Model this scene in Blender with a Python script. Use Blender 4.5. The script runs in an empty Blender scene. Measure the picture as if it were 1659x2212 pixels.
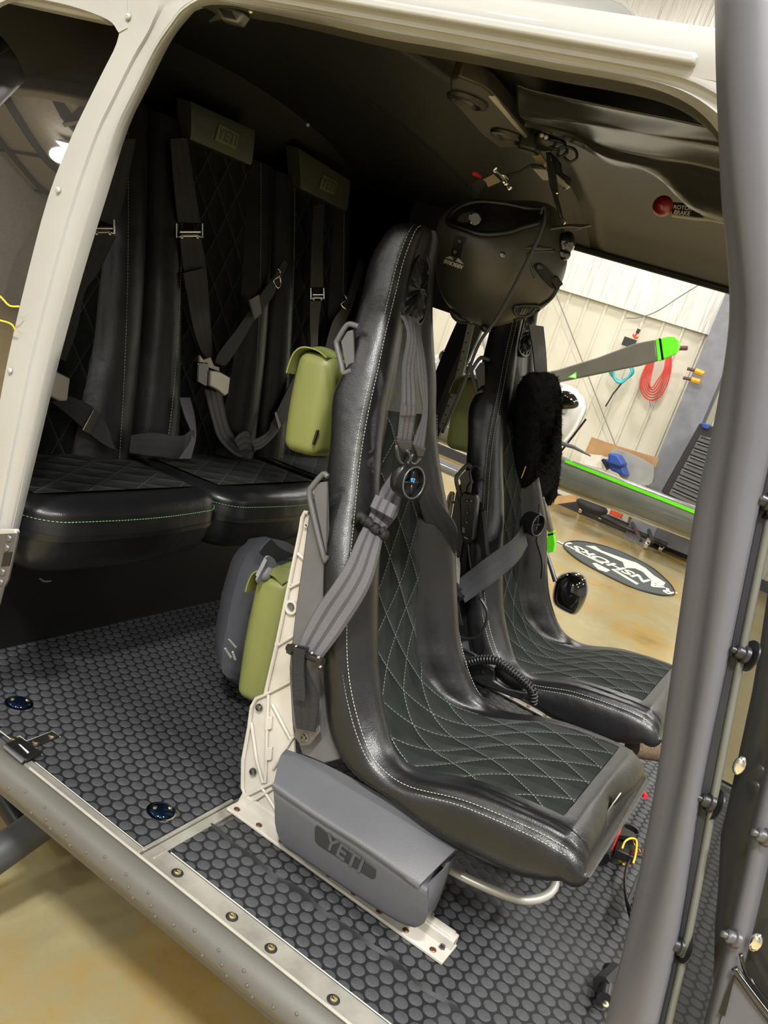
import bpy, bmesh, math, random
from mathutils import Vector, Matrix, noise
random.seed(7)
SC = bpy.context.scene
COL = SC.collection
V = Vector
R = math.radians
# ---------------------------------------------------------------- camera frame
# world: X forward in the aircraft, Y across it away from us, Z up; cabin floor z=0, hangar floor z=GZ
GZ = -0.70
FPX = 1858.0
AX = V((0.81832654, 0.38835449, -0.42370091))
AY = V((0.48029205, -0.05714794, 0.87524492))
AZ = V((0.31569166, -0.91973632, -0.23328925))
CP = V((0, 0, 1.0))
def ray(x, y):
    v = V((x-829.5, y-1106., FPX)); return V((AX.dot(v), AY.dot(v), AZ.dot(v)))
def P(x, y, X=None, Y=None, Z=None):
    r = ray(x, y)
    if X is not None: t = X/r.x
    elif Y is not None: t = Y/r.y
    else: t = (Z-1.0)/r.z
    return CP + r*t
def PP(pts, **k): return [P(a, b, **k) for a, b in pts]
def PN(x, y, p0, n):
    r = ray(x, y); t = (V(p0)-CP).dot(V(n))/r.dot(V(n)); return CP + r*t
cam = bpy.data.cameras.new('camera'); co = bpy.data.objects.new('camera', cam); COL.objects.link(co)
rt = V((AX.x, AY.x, AZ.x)); dn = V((AX.y, AY.y, AZ.y)); fw = V((AX.z, AY.z, AZ.z))
m = Matrix.Identity(4)
for i in range(3):
    m[i][0] = rt[i]; m[i][1] = -dn[i]; m[i][2] = -fw[i]; m[i][3] = CP[i]
co.matrix_world = m
cam.sensor_fit = 'HORIZONTAL'; cam.sensor_width = 36.0; cam.lens = FPX/1659*36; cam.clip_start = 0.01; cam.clip_end = 100
SC.camera = co
# ---------------------------------------------------------------- materials
def lin(c):
    return tuple(((x/255)/12.92 if x/255 <= .04045 else (((x/255)+.055)/1.055)**2.4) for x in c) + (1,)
MATS = {}
class N:
    def __init__(s, name):
        s.m = bpy.data.materials.new(name); s.m.use_nodes = True; s.t = s.m.node_tree
        s.b = s.t.nodes['Principled BSDF']; s.out = s.t.nodes['Material Output']; MATS[name] = s.m
    def n(s, typ, **k):
        x = s.t.nodes.new(typ)
        for a, b in k.items(): setattr(x, a, b)
        return x
    def l(s, a, b): s.t.links.new(a, b)
    def math(s, op, a, b=None, c=None, clamp=False):
        x = s.n('ShaderNodeMath', operation=op); x.use_clamp = clamp
        for i, q in enumerate((a, b, c)):
            if q is None: continue
            if isinstance(q, (int, float)): x.inputs[i].default_value = q
            else: s.l(q, x.inputs[i])
        return x.outputs[0]
    def mix(s, f, a, b):
        x = s.n('ShaderNodeMix', data_type='RGBA')
        for q, i in ((f, 0), (a, 6), (b, 7)):
            if isinstance(q, (int, float, tuple)): x.inputs[i].default_value = q
            else: s.l(q, x.inputs[i])
        return x.outputs[2]
    def coord(s, kind='Object', scale=None):
        c = s.n('ShaderNodeTexCoord').outputs[kind]
        if scale:
            mp = s.n('ShaderNodeMapping'); mp.inputs['Scale'].default_value = scale if isinstance(scale, tuple) else (scale,)*3
            s.l(c, mp.inputs[0]); c = mp.outputs[0]
        return c
    def noise(s, sc, det=3, rough=.55, co=None):
        x = s.n('ShaderNodeTexNoise'); x.inputs['Scale'].default_value = sc; x.inputs['Detail'].default_value = det; x.inputs['Roughness'].default_value = rough
        s.l(co or s.coord(), x.inputs['Vector']); return x.outputs['Fac']
    def ramp(s, f, stops):
        x = s.n('ShaderNodeValToRGB'); e = x.color_ramp.elements
        while len(e) < len(stops): e.new(.5)
        for q, (p, c) in zip(e, stops): q.position = p; q.color = c
        s.l(f, x.inputs[0]); return x.outputs[0]
    def bump(s, h, dist=.001, st=1.0, prev=None):
        x = s.n('ShaderNodeBump'); x.inputs['Distance'].default_value = dist; x.inputs['Strength'].default_value = st
        s.l(h, x.inputs['Height'])
        if prev: s.l(prev, x.inputs['Normal'])
        s.l(x.outputs[0], s.b.inputs['Normal']); return x.outputs[0]
    def col(s, c):
        if isinstance(c, tuple): s.b.inputs['Base Color'].default_value = c
        else: s.l(c, s.b.inputs['Base Color'])
    def set(s, rough=.5, metal=0, spec=.5, coat=0):
        s.b.inputs['Roughness'].default_value = rough; s.b.inputs['Metallic'].default_value = metal
        s.b.inputs['Specular IOR Level'].default_value = spec; s.b.inputs['Coat Weight'].default_value = coat
def simple(name, rgb, rough=.5, metal=0, spec=.5, var=.12, vs=8, bs=0, bd=.0005, coat=0):
    q = N(name); c = lin(rgb)
    f = q.noise(vs)
    lo = tuple(x*(1-var) for x in c[:3])+(1,); hi = tuple(min(1, x*(1+var)) for x in c[:3])+(1,)
    q.col(q.ramp(f, [(.3, lo), (.7, hi)])); q.set(rough, metal, spec, coat)
    if bs: q.bump(q.noise(bs, 4), bd)
    return q
def leather(name, rgb, rough=.42):
    q = N(name); q.set(rough, 0, .5)
    f = q.noise(5); c = lin(rgb)
    q.col(q.ramp(f, [(.3, tuple(x*.8 for x in c[:3])+(1,)), (.7, tuple(x*1.2 for x in c[:3])+(1,))]))
    v = q.n('ShaderNodeTexVoronoi'); v.inputs['Scale'].default_value = 520; q.l(q.coord(), v.inputs['Vector'])
    b = q.bump(q.math('MULTIPLY', v.outputs['Distance'], .6), .0006, .5)
    b2 = q.bump(q.noise(11, 3, .5), .008, .5, b)
    return q
def quilt(name, pu, pv, rgb, line, lw=.02, rough=.8, dash=.006, puff=.012):
    q = N(name); q.set(rough, 0, .12); q.b.inputs['Sheen Weight'].default_value = .04
    uv = q.n('ShaderNodeUVMap'); sp = q.n('ShaderNodeSeparateXYZ'); q.l(uv.outputs[0], sp.inputs[0])
    a0 = q.math('DIVIDE', sp.outputs[0], pu); b0 = q.math('DIVIDE', sp.outputs[1], pv)
    def fam(op):
        s = q.math(op, a0, b0); fr = q.math('FRACT', s); d = q.math('ABSOLUTE', q.math('SUBTRACT', fr, .5)); return q.math('SUBTRACT', .5, d)
    d1 = fam('ADD'); d2 = fam('SUBTRACT'); d = q.math('MINIMUM', d1, d2)
    ln = q.math('LESS_THAN', d, lw)
    ds = q.math('LESS_THAN', q.math('FRACT', q.math('DIVIDE', sp.outputs[1], dash)), .68)
    f = q.math('MULTIPLY', ln, ds)
    c = lin(rgb); nf = q.noise(14, 5, .65)
    base = q.ramp(nf, [(.3, tuple(x*.65 for x in c[:3])+(1,)), (.7, tuple(x*1.4 for x in c[:3])+(1,))])
    q.col(q.mix(f, base, lin(line)))
    h = q.math('POWER', q.math('MULTIPLY', d, 2.0), .38)
    b = q.bump(h, puff, .9); q.bump(q.noise(700, 2), .0006, .5, b)
    return q
LEA = leather('black_leather', (20, 20, 22), .33)
LEA2 = leather('shaded_black_leather', (18, 18, 19), .40)  # black leather toned down for the shaded bench backs
QLT = quilt('quilted_suede_green_thread', .085, .112, (21, 26, 23), (176, 196, 176), .0085)
QLT2 = quilt('bench_quilted_suede', .085, .14, (18, 21, 19), (110, 120, 110), .0085)
simple('stitch_thread', (196, 204, 184), .7)
simple('green_thread', (130, 190, 130), .7)
simple('seat_shell_grey', (88, 88, 90), .45, bs=300, bd=.0003)
simple('cast_white', (180, 176, 167), .42, bs=60, bd=.0006)
simple('bolt_steel', (120, 120, 122), .28, 1)
simple('chrome', (225, 225, 222), .12, 1)
simple('dark_steel', (70, 70, 72), .35, .8)
simple('black_plastic', (26, 26, 27), .35)
simple('dark_rubber', (20, 20, 20), .6)
simple('gunmetal', (105, 105, 108), .35, .7)
simple('satin_aluminium', (186, 184, 176), .32, .45)
simple('brown_rivet', (120, 84, 60), .4, .8)
simple('gold_bolt', (220, 208, 160), .3, 1)
simple('blue_glass_dome', (26, 40, 66), .06, .85)
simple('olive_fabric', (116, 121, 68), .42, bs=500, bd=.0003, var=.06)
simple('olive_dark_mark', (84, 92, 50), .5)
simple('charcoal_fabric', (76, 77, 81), .42, bs=500, bd=.0003, var=.06)
simple('charcoal_mark', (34, 35, 38), .4)
simple('charcoal_letter', (66, 67, 71), .4)
simple('dark_fabric', (40, 42, 48), .8, bs=300, bd=.0006)
simple('light_webbing_tab', (120, 122, 128), .7, bs=400, bd=.0006)
simple('white_stripe', (190, 190, 190), .6)
simple('black_fabric', (18, 18, 19), .7, bs=300, bd=.0006)
simple('body_paint', (158, 158, 154), .36, var=.03, coat=.3)
simple('sill_paint', (84, 82, 77), .42, bs=300, bd=.0002, var=.05)
simple('door_grey', (84, 84, 90), .42, var=.08, vs=5)
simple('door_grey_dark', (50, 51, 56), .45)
simple('seal_light', (165, 165, 150), .4)
simple('olive_primer', (62, 60, 50), .5)
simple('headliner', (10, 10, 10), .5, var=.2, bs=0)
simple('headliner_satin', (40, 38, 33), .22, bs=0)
simple('lit_headliner', (34, 33, 28), .34)
simple('shaded_olive_fabric', (54, 56, 44), .5)  # the pouch olive darkened for the shade at the rear bulkhead
simple('seal_grey', (88, 90, 84), .45)
simple('wire_grey', (128, 126, 120), .5)
simple('cabin_wall', (20, 20, 20), .5)
simple('console_brown', (48, 44, 38), .4)
simple('carbon', (60, 58, 53), .36, bs=0)
simple('white_mark', (210, 208, 200), .5)
simple('black_mark', (12, 12, 12), .5)
simple('red_knob', (120, 14, 24), .3, coat=.5)
simple('red_gloss', (205, 20, 24), .25, coat=.5)
simple('pink_red', (190, 36, 50), .4)
simple('yellow_wire', (215, 185, 50), .4)
simple('tan_tag', (140, 128, 96), .6)
simple('foam_brown', (110, 92, 74), .95, var=.35, vs=160, bs=300, bd=.002)
simple('fur_black', (6, 6, 7), 1.0, 0, .1, bs=220, bd=.006)
simple('lime_paint', (96, 222, 24), .35)
simple('blade_paint', (92, 90, 80), .4)
simple('cowl_paint', (200, 202, 200), .15, coat=.6)
simple('cowl_grey', (128, 130, 130), .14, coat=.8)
simple('boom_gloss', (88, 90, 84), .12, coat=1)
simple('gloss_black', (10, 10, 11), .05, coat=1)
simple('hose_red', (214, 78, 66), .45)
simple('hose_cyan', (70, 178, 190), .4)
simple('handle_yellow', (214, 160, 48), .45)
simple('handle_brown', (92, 60, 56), .5)
simple('column_grey', (128, 130, 138), .5)
simple('cabinet_black', (38, 38, 40), .4)
simple('cabinet_grey', (92, 92, 94), .4)
simple('blue_plastic', (36, 70, 150), .4)
simple('cardboard', (176, 138, 96), .8)
simple('paper', (222, 218, 208), .8)
simple('grey_lid', (150, 152, 150), .3)
simple('mat_grey', (72, 78, 78), .8, bs=400, bd=.001)
simple('mat_cream', (216, 212, 196), .8)
simple('skid_grey', (70, 72, 74), .45)
simple('trolley_orange', (220, 80, 40), .5)
simple('wood_plank', (190, 150, 100), .6)
simple('hangar_ceiling', (190, 186, 176), .7)
simple('beam_dark', (50, 50, 52), .6)
simple('hangar_wall_paint', (176, 174, 168), .7)
# woven webbing
def webbing(name, a, b, sc=900):
    q = N(name); q.set(.55, 0, .45)
    uv = q.n('ShaderNodeUVMap'); sp = q.n('ShaderNodeSeparateXYZ'); q.l(uv.outputs[0], sp.inputs[0])
    st = q.math('GREATER_THAN', q.math('SINE', q.math('MULTIPLY_ADD', sp.outputs[0], 19., 2.2)), .45)
    q.col(q.mix(st, lin(a), lin(b)))
    w = q.math('SINE', q.math('MULTIPLY', sp.outputs[1], 2400.))
    q.bump(w, .0005, .5)
    return q
webbing('grey_webbing', (92, 91, 96), (66, 63, 65))
webbing('black_webbing', (40, 40, 43), (34, 34, 36))
# coin rubber
q = N('coin_rubber'); q.set(.5, 0, .45)
f = q.noise(900, 3, .7); q.col(q.ramp(f, [(.35, lin((38, 39, 42))), (.7, lin((80, 82, 86)))])); q.bump(f, .0012, .8); q.set(.34, 0, .55)
q = N('rubber_base'); q.set(.55, 0, .4); q.col(lin((22, 23, 25)))
# hangar floor (acid-stained, polished concrete)
q = N('stained_concrete'); q.set(.16, 0, .45)
c = q.coord('Object'); f = q.noise(1.5, 8, .68, c); g = q.noise(60, 5, .75, c)
base = q.ramp(f, [(.25, lin((112, 94, 52))), (.42, lin((156, 128, 66))), (.54, lin((146, 138, 104))), (.70, lin((172, 156, 112)))])
q.col(q.mix(q.math('MULTIPLY', g, .38), base, lin((176, 160, 122)))); q.bump(g, .0006, .3)
v = q.math('MULTIPLY_ADD', q.noise(2.3, 4, .6, c), .22, .08); q.l(v, q.b.inputs['Roughness'])
# corrugated wall
q = N('wall_panel'); q.set(.38, 0, .4); f = q.noise(1.3, 3); q.col(q.ramp(f, [(.3, lin((206, 202, 184))), (.7, lin((224, 221, 206)))]))
q = N('plastic_sheet'); q.set(.22, 0, .5); f = q.noise(1, 4, .6, q.coord('Object', (9, 9, .5)))
q.col(lin((232, 231, 226))); q.bump(f, .10, .9)
# window
q = N('tinted_window'); q.b.inputs['Base Color'].default_value = lin((150, 146, 140)); q.set(.02, .9, 1.0, 0)
q.b.inputs['IOR'].default_value = 2.6
tr = q.n('ShaderNodeBsdfTransparent'); tr.inputs[0].default_value = (.35, .34, .32, 1)
mx = q.n('ShaderNodeMixShader'); mx.inputs[0].default_value = .93
q.l(tr.outputs[0], mx.inputs[1]); q.l(q.b.outputs[0], mx.inputs[2]); q.l(mx.outputs[0], q.out.inputs[0])
q = N('clear_window'); q.b.inputs['Base Color'].default_value = lin((60, 60, 62)); q.set(.05, 0, .6)
tr = q.n('ShaderNodeBsdfTransparent'); tr.inputs[0].default_value = (.75, .75, .72, 1)
mx = q.n('ShaderNodeMixShader'); mx.inputs[0].default_value = .25
q.l(tr.outputs[0], mx.inputs[1]); q.l(q.b.outputs[0], mx.inputs[2]); q.l(mx.outputs[0], q.out.inputs[0])
q = N('brushed_plate'); q.set(.33, .55, .5); f = q.noise(1, 4, .6, q.coord('Object', (14, 14, 14))); q.col(q.ramp(f, [(.3, lin((150, 147, 138))), (.7, lin((186, 183, 174)))]))
q.bump(f, .004, .25)
def emis(name, rgb, st):
    q = N(name); q.b.inputs['Emission Color'].default_value = lin(rgb); q.b.inputs['Emission Strength'].default_value = st; q.col(lin(rgb))
emis('lamp_face', (255, 249, 238), 14)
emis('led_blue', (60, 150, 230), 1.2)
# ---------------------------------------------------------------- geometry helpers
def cr(pts, n, closed=False):
    """Catmull-Rom resample: n segments per span"""
    if n <= 1 or len(pts) < 3: 
        if n > 1 and len(pts) == 2: return [pts[0].lerp(pts[1], i/n) for i in range(n+1)]
        return list(pts)
    out = []; L = len(pts); rng = L if closed else L-1
    for i in range(rng):
        p0 = pts[(i-1) % L] if closed or i > 0 else pts[0]*2-pts[1]
        p1 = pts[i]; p2 = pts[(i+1) % L]
        p3 = pts[(i+2) % L] if closed or i+2 < L else pts[-1]*2-pts[-2]
        for k in range(n):
            t = k/n
            out.append(((p1*2)+(p2-p0)*t+(p0*2-p1*5+p2*4-p3)*t*t+(p1*3-p0-p2*3+p3)*t**3)*.5)
    if not closed: out.append(pts[-1].copy())
    return out
def lerpl(xs, ys, x):
    if x <= xs[0]: return ys[0]
    for i in range(len(xs)-1):
        if x <= xs[i+1]: return ys[i]+(ys[i+1]-ys[i])*(x-xs[i])/(xs[i+1]-xs[i])
    return ys[-1]
ORG = {}
class MB:
    def __init__(s): s.v = []; s.f = []; s.uv = {}; s.mi = []; s.cur = 0
    def add(s, vs, fs, uv=None):
        o = len(s.v); s.v += [V(p) for p in vs]
        for f in fs: s.f.append(tuple(i+o for i in f)); s.mi.append(s.cur)
        if uv:
            for i, t in enumerate(uv): s.uv[o+i] = t
        return s
    def box(s, c, d, rot=None):
        c = V(c); vs = []
        for x in (-.5, .5):
            for y in (-.5, .5):
                for z in (-.5, .5):
                    p = V((x*d[0], y*d[1], z*d[2])); p = rot @ p if rot else p; vs.append(c+p)
        return s.add(vs, [(0, 1, 3, 2), (4, 6, 7, 5), (0, 4, 5, 1), (2, 3, 7, 6), (0, 2, 6, 4), (1, 5, 7, 3)])
    def tube(s, pts, r, n=10, cap=True, closed=False):
        pts = [V(p) for p in pts]; L = len(pts); rr = r if isinstance(r, (list, tuple)) else [r]*L
        vs = []; up = None
        for i, p in enumerate(pts):
            a = pts[(i-1) % L] if (i > 0 or closed) else p; b = pts[(i+1) % L] if (i < L-1 or closed) else p
            d = (b-a).normalized()
            if up is None:
                up = d.orthogonal().normalized()
            up = (up-d*up.dot(d)); up = up.normalized() if up.length > 1e-6 else d.orthogonal().normalized()
            w = d.cross(up)
            for k in range(n):
                an = 2*math.pi*k/n; vs.append(p+(up*math.cos(an)+w*math.sin(an))*rr[i])
        fs = []
        for i in range(L if closed else L-1):
            for k in range(n):
                k2 = (k+1) % n; j = (i+1) % L
                fs.append((i*n+k, i*n+k2, j*n+k2, j*n+k))
        if cap and not closed: fs += [tuple(range(n-1, -1, -1)), tuple((L-1)*n+k for k in range(n))]
        return s.add(vs, fs)
    def cyl(s, a, b, r, r2=None, n=20):
        return s.tube([a, b], [r, r if r2 is None else r2], n)
    def lathe(s, c, ax, prof, n=24, e=None):
        """prof: list of (radius, height along ax)"""
        ax = V(ax).normalized(); u = V(e[0]) if e else ax.orthogonal().normalized(); w = V(e[1]) if e else ax.cross(u); vs = []
        for r, h in prof:
            for k in range(n):
                an = 2*math.pi*k/n; vs.append(V(c)+ax*h+(u*math.cos(an)+w*math.sin(an))*r)
        fs = []
        for i in range(len(prof)-1):
            for k in range(n):
                k2 = (k+1) % n; fs.append((i*n+k, i*n+k2, (i+1)*n+k2, (i+1)*n+k))
        if prof[0][0] > 1e-5: fs.append(tuple(range(n-1, -1, -1)))
        if prof[-1][0] > 1e-5: fs.append(tuple((len(prof)-1)*n+k for k in range(n)))
        return s.add(vs, fs)
    def ball(s, c, r, n=16, rot=None):
        r = r if isinstance(r, (tuple, list)) else (r,)*3; vs = []; m_ = n//2
        for i in range(m_+1):
            th = math.pi*i/m_
            for k in range(n):
                ph = 2*math.pi*k/n; p = V((r[0]*math.sin(th)*math.cos(ph), r[1]*math.sin(th)*math.sin(ph), r[2]*math.cos(th)))
                vs.append(V(c)+(rot @ p if rot else p))
        fs = [(i*n+k, (i+1)*n+k, (i+1)*n+(k+1) % n, i*n+(k+1) % n) for i in range(m_) for k in range(n)]
        return s.add(vs, fs)
    def loft(s, rows, nu=1, nv=1, th=0, tdir=None, closed=False, uvs=None):
        """rows: lists of points; nv subdivides between rows, nu along rows; th = thickness"""
        rows = [cr([V(p) for p in r_], nu) for r_ in rows]
        if nv > 1:
            cols = [cr([r_[j] for r_ in rows], nv, closed) for j in range(len(rows[0]))]
            rows = [[c_[i] for c_ in cols] for i in range(len(cols[0]))]
        h = len(rows); w = len(rows[0]); uv = []
        vl = [0]*w
        for i in range(h):
            ul = 0
            for j in range(w):
                if i: vl[j] += (rows[i][j]-rows[i-1][j]).length
                if j: ul += (rows[i][j]-rows[i][j-1]).length
                uv.append((ul, vl[j]))
        vs = [p for r_ in rows for p in r_]
        hh = h if closed else h-1
        fs = [(i*w+j, i*w+j+1, ((i+1) % h)*w+j+1, ((i+1) % h)*w+j) for i in range(hh) for j in range(w-1)]
        if not th: return s.add(vs, fs, uv)
        nr = [V((0, 0, 0)) for _ in vs]
        for f in fs:
            n_ = (vs[f[2]]-vs[f[0]]).cross(vs[f[3]]-vs[f[1]])
            for i in f: nr[i] += n_
        off = [(V(tdir) if tdir else n_.normalized()) * th for n_ in nr]
        K = len(vs); vs2 = [p-o for p, o in zip(vs, off)]
        fs2 = fs+[tuple(i+K for i in reversed(f)) for f in fs]
        for j in range(w-1):
            fs2.append((j+1, j, j+K, j+1+K))
            if not closed: a = (h-1)*w; fs2.append((a+j, a+j+1, a+j+1+K, a+j+K))
        if closed: fs2 = [f for f in fs2 if not (len(f) == 4 and f[0] == f[1]+1 and f[1] < w-1 and f[2] == f[1]+K)]
        for i in range(hh):
            a, b = i*w, ((i+1) % h)*w; fs2.append((a, b, b+K, a+K)); a += w-1; b += w-1; fs2.append((b, a, a+K, b+K))
        return s.add(vs+vs2, fs2, uv+uv)
    def strap(s, A, B, th=.002, n=6):
        """ribbon between two edge polylines; uv.x 0..1 across"""
        A = cr([V(p) for p in A], n); B = cr([V(p) for p in B], n)
        k0 = len(s.v); rows = [[A[i].lerp(B[i], t/6) for t in range(7)] for i in range(len(A))]
        s.loft(rows, 1, 1, th)
        K = len(rows)*7; L = 0; acc = []
        for i in range(len(rows)):
            if i: L += (rows[i][3]-rows[i-1][3]).length
            acc.append(L)
        for q_ in range(2):
            for i in range(len(rows)):
                for t in range(7): s.uv[k0+q_*K+i*7+t] = (t/6, acc[i])
        return s
    def prism(s, pts, d):
        """polygon pts (3D, planar-ish), extruded by vector d"""
        pts = [V(p) for p in pts]; n = len(pts); d = V(d)
        return s.add(pts+[p+d for p in pts], [tuple(range(n)), tuple(range(2*n-1, n-1, -1))]+[((i+1) % n, i, i+n, (i+1) % n+n) for i in range(n)])
    def rbox(s, c, d, rp=.03, re=.01, rot=None, sh=None, n=6, taper=1.0, bulge=0):
        """rounded box: plan corner radius rp, edge radius re; d full sizes; height along local z"""
        c = V(c); rings = []
        zs = []
        for k in range(n+1):
            a = math.pi/2*k/n; zs.append((-d[2]/2+re*(1-math.sin(a)) if False else -d[2]/2+re*(1-math.cos(a)), re*(1-math.sin(a))))
        zs2 = [(-z, i_) for z, i_ in reversed(zs)]
        mid = [(t*d[2]/8 - 0, 0) for t in range(-2, 3)] if d[2] > 4*re else []
        allz = zs + [(z, 0) for z, _ in mid if zs[-1][0] < z < zs2[0][0]] + zs2
        for z, ins in allz:
            ring = []
            tt = (z/d[2]+.5); sc = 1+(taper-1)*tt
            hx, hy = d[0]/2*sc-ins, d[1]/2*sc-ins; r_ = max(rp-ins, .0005)
            r_ = min(r_, hx*.98, hy*.98); bb = bulge*math.cos(math.pi*(tt-.5))
            for qx, qy, a0 in ((1, 1, 0), (-1, 1, 90), (-1, -1, 180), (1, -1, 270)):
                for k in range(n+1):
                    a = R(a0+90*k/n); ring.append(V((qx*(hx-r_)+r_*math.cos(a)*1, qy*(hy-r_)+r_*math.sin(a), z)))
            if bb: ring = [V((p.x*(1+bb/max(hx, .01)), p.y*(1+bb/max(hy, .01)), p.z)) for p in ring]
            rings.append(ring)
        w = len(rings[0]); vs = []
        for ring in rings:
            for p in ring:
                if sh: p = sh(p)
                vs.append(c+(rot @ p if rot else p))
        fs = [(i*w+j, i*w+(j+1) % w, (i+1)*w+(j+1) % w, (i+1)*w+j) for i in range(len(rings)-1) for j in range(w)]
        fs += [tuple(range(w-1, -1, -1)), tuple((len(rings)-1)*w+j for j in range(w))]
        return s.add(vs, fs)
    def build(s, name, mat, parent=None, smooth=40, bevel=0, sub=0, org=None):
        me = bpy.data.meshes.new(name)
        if parent is not None: o0 = ORG[parent.name]
        elif org is not None: o0 = V(org)
        else:
            xs = [p.x for p in s.v]; ys = [p.y for p in s.v]; zs = [p.z for p in s.v]
            o0 = V(((min(xs)+max(xs))/2, (min(ys)+max(ys))/2, min(zs)))
        me.from_pydata([p-o0 for p in s.v], [], s.f)
        if isinstance(mat, str): mat = [mat]
        for q_ in mat: me.materials.append(MATS[q_])
        for p, i in zip(me.polygons, s.mi): p.material_index = i; p.use_smooth = True
        bm = bmesh.new(); bm.from_mesh(me); bmesh.ops.recalc_face_normals(bm, faces=bm.faces); bm.to_mesh(me); bm.free()
        if s.uv:
            ul = me.uv_layers.new(name='UVMap')
            for lp in me.loops: ul.data[lp.index].uv = s.uv.get(lp.vertex_index, (0, 0))
        if smooth < 180: me.set_sharp_from_angle(angle=R(smooth))
        o = bpy.data.objects.new(name, me); COL.objects.link(o)
        if parent is not None: o.parent = parent; ORG[o.name] = o0
        else: o.location = o0; ORG[o.name] = o0
        if bevel:
            b = o.modifiers.new('bevel', 'BEVEL'); b.width = bevel; b.segments = 2; b.limit_method = 'ANGLE'; b.angle_limit = R(35)
        if sub:
            b = o.modifiers.new('sub', 'SUBSURF'); b.levels = sub; b.render_levels = sub
        return o
def tag(o, label, cat, group=None):
    o['label'] = label; o['category'] = cat
    if group: o['group'] = group
    return o
def thing(name, label, cat, loc, group=None):
    o = bpy.data.objects.new(name, None); o.empty_display_size = .03; COL.objects.link(o); o.location = V(loc); ORG[o.name] = V(loc)
    return tag(o, label, cat, group)
def struct(o): o['kind'] = 'structure'; return o
def copy_tree(o, parent=None, d=None):
    c = o.copy(); COL.objects.link(c); ORG[c.name] = ORG[o.name] + (d or V((0, 0, 0)))
    if parent: c.parent = parent
    else: c.location = o.location+d
    for ch in list(o.children): copy_tree(ch, c, d)
    return c
def text_mesh(mb, s, origin, ux, uy, h, ext=.0005, bold=0, xs=1.0):
    """built-in font lettering laid as mesh; origin = centre"""
    cu = bpy.data.curves.new('t', 'FONT'); cu.body = s; cu.align_x = 'CENTER'; cu.align_y = 'CENTER'; cu.size = 1; cu.extrude = .02; cu.offset = bold
    ob = bpy.data.objects.new('t', cu); COL.objects.link(ob); dg = bpy.context.evaluated_depsgraph_get(); dg.update()
    me = bpy.data.meshes.new_from_object(ob.evaluated_get(dg)); bpy.data.objects.remove(ob); bpy.data.curves.remove(cu)
    ux = V(ux).normalized(); uy = V(uy).normalized(); nz = ux.cross(uy)
    mb.add([V(origin)+ux*(v.co.x*h*xs)+uy*(v.co.y*h)+nz*(v.co.z/.02*ext) for v in me.vertices], [tuple(p.vertices) for p in me.polygons])
    bpy.data.meshes.remove(me)
def screwhead(c, n, r, mb, h=None, hexa=False):
    h = h or r*.55; mb.lathe(c, n, [(r, 0), (r, h*.4), (r*.8, h*.85), (r*.45, h), (0, h*1.02)], 6 if hexa else 14)
# ================================================================ HANGAR
WY = 10.3
b = MB(); b.loft([[V((-16, -9, GZ)), V((9, -9, GZ))], [V((-16, WY+.1, GZ)), V((9, WY+.1, GZ))]]); 
hf = struct(b.build('floor', 'stained_concrete')); hf['label'] = 'amber stained polished concrete hangar floor'
# far wall: ribbed metal liner panel with ribs every 0.23 m
b = MB(); x = -16.0; prof = []
while x < 9:
    prof += [(x, 0), (x+.19, 0), (x+.20, .022), (x+.225, .022), (x+.235, 0)]; x += .235
b.loft([[V((px, WY-py, GZ)) for px, py in prof], [V((px, WY-py, 1.75)) for px, py in prof]]); struct(b.build('wall_far', 'wall_panel', smooth=20))
# glossy sheeting above the panel joint
b = MB(); rows = []
for i in range(7):
    z = 1.72+i*.65; rows.append([V((-16+j*.125, WY-.06+.022*noise.noise(V((j*.55, z*.35, 3))), z)) for j in range(201)])
b.loft(rows); b.build('wall_far_upper', 'plastic_sheet')
struct(bpy.data.objects['wall_far_upper']); bpy.data.objects['wall_far_upper'].name = 'wall_upper'
CZ = 5.4
b = MB(); b.box((-3.5, .6, CZ+.1), (25.2, 19.8, .1)); struct(b.build('ceiling', 'hangar_ceiling'))
b = MB()
for i in range(9): b.box((-15+i*2.9, .6, CZ-.05), (.12, 19.6, .25))
for i in range(7): b.box((-3.5, -8+i*3, CZ-.02), (25, .08, .12))
struct(b.build('trim_1', 'beam_dark'))
b = MB(); b.box((-3.5, -9.05, 2.4), (25.2, .1, 6.2)); struct(b.build('wall_near', 'hangar_wall_paint'))
b = MB(); b.box((-16.05, .6, 2.4), (.1, 19.8, 6.2)); struct(b.build('wall_left', 'hangar_wall_paint'))
b = MB(); b.box((9.05, .6, 2.4), (.1, 19.8, 6.2)); struct(b.build('wall_right', 'hangar_wall_paint'))
b = MB(); b.box((-3.5, WY-.03, GZ+.06), (25, .03, .12)); struct(b.build('baseboard_far', 'beam_dark'))

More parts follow.
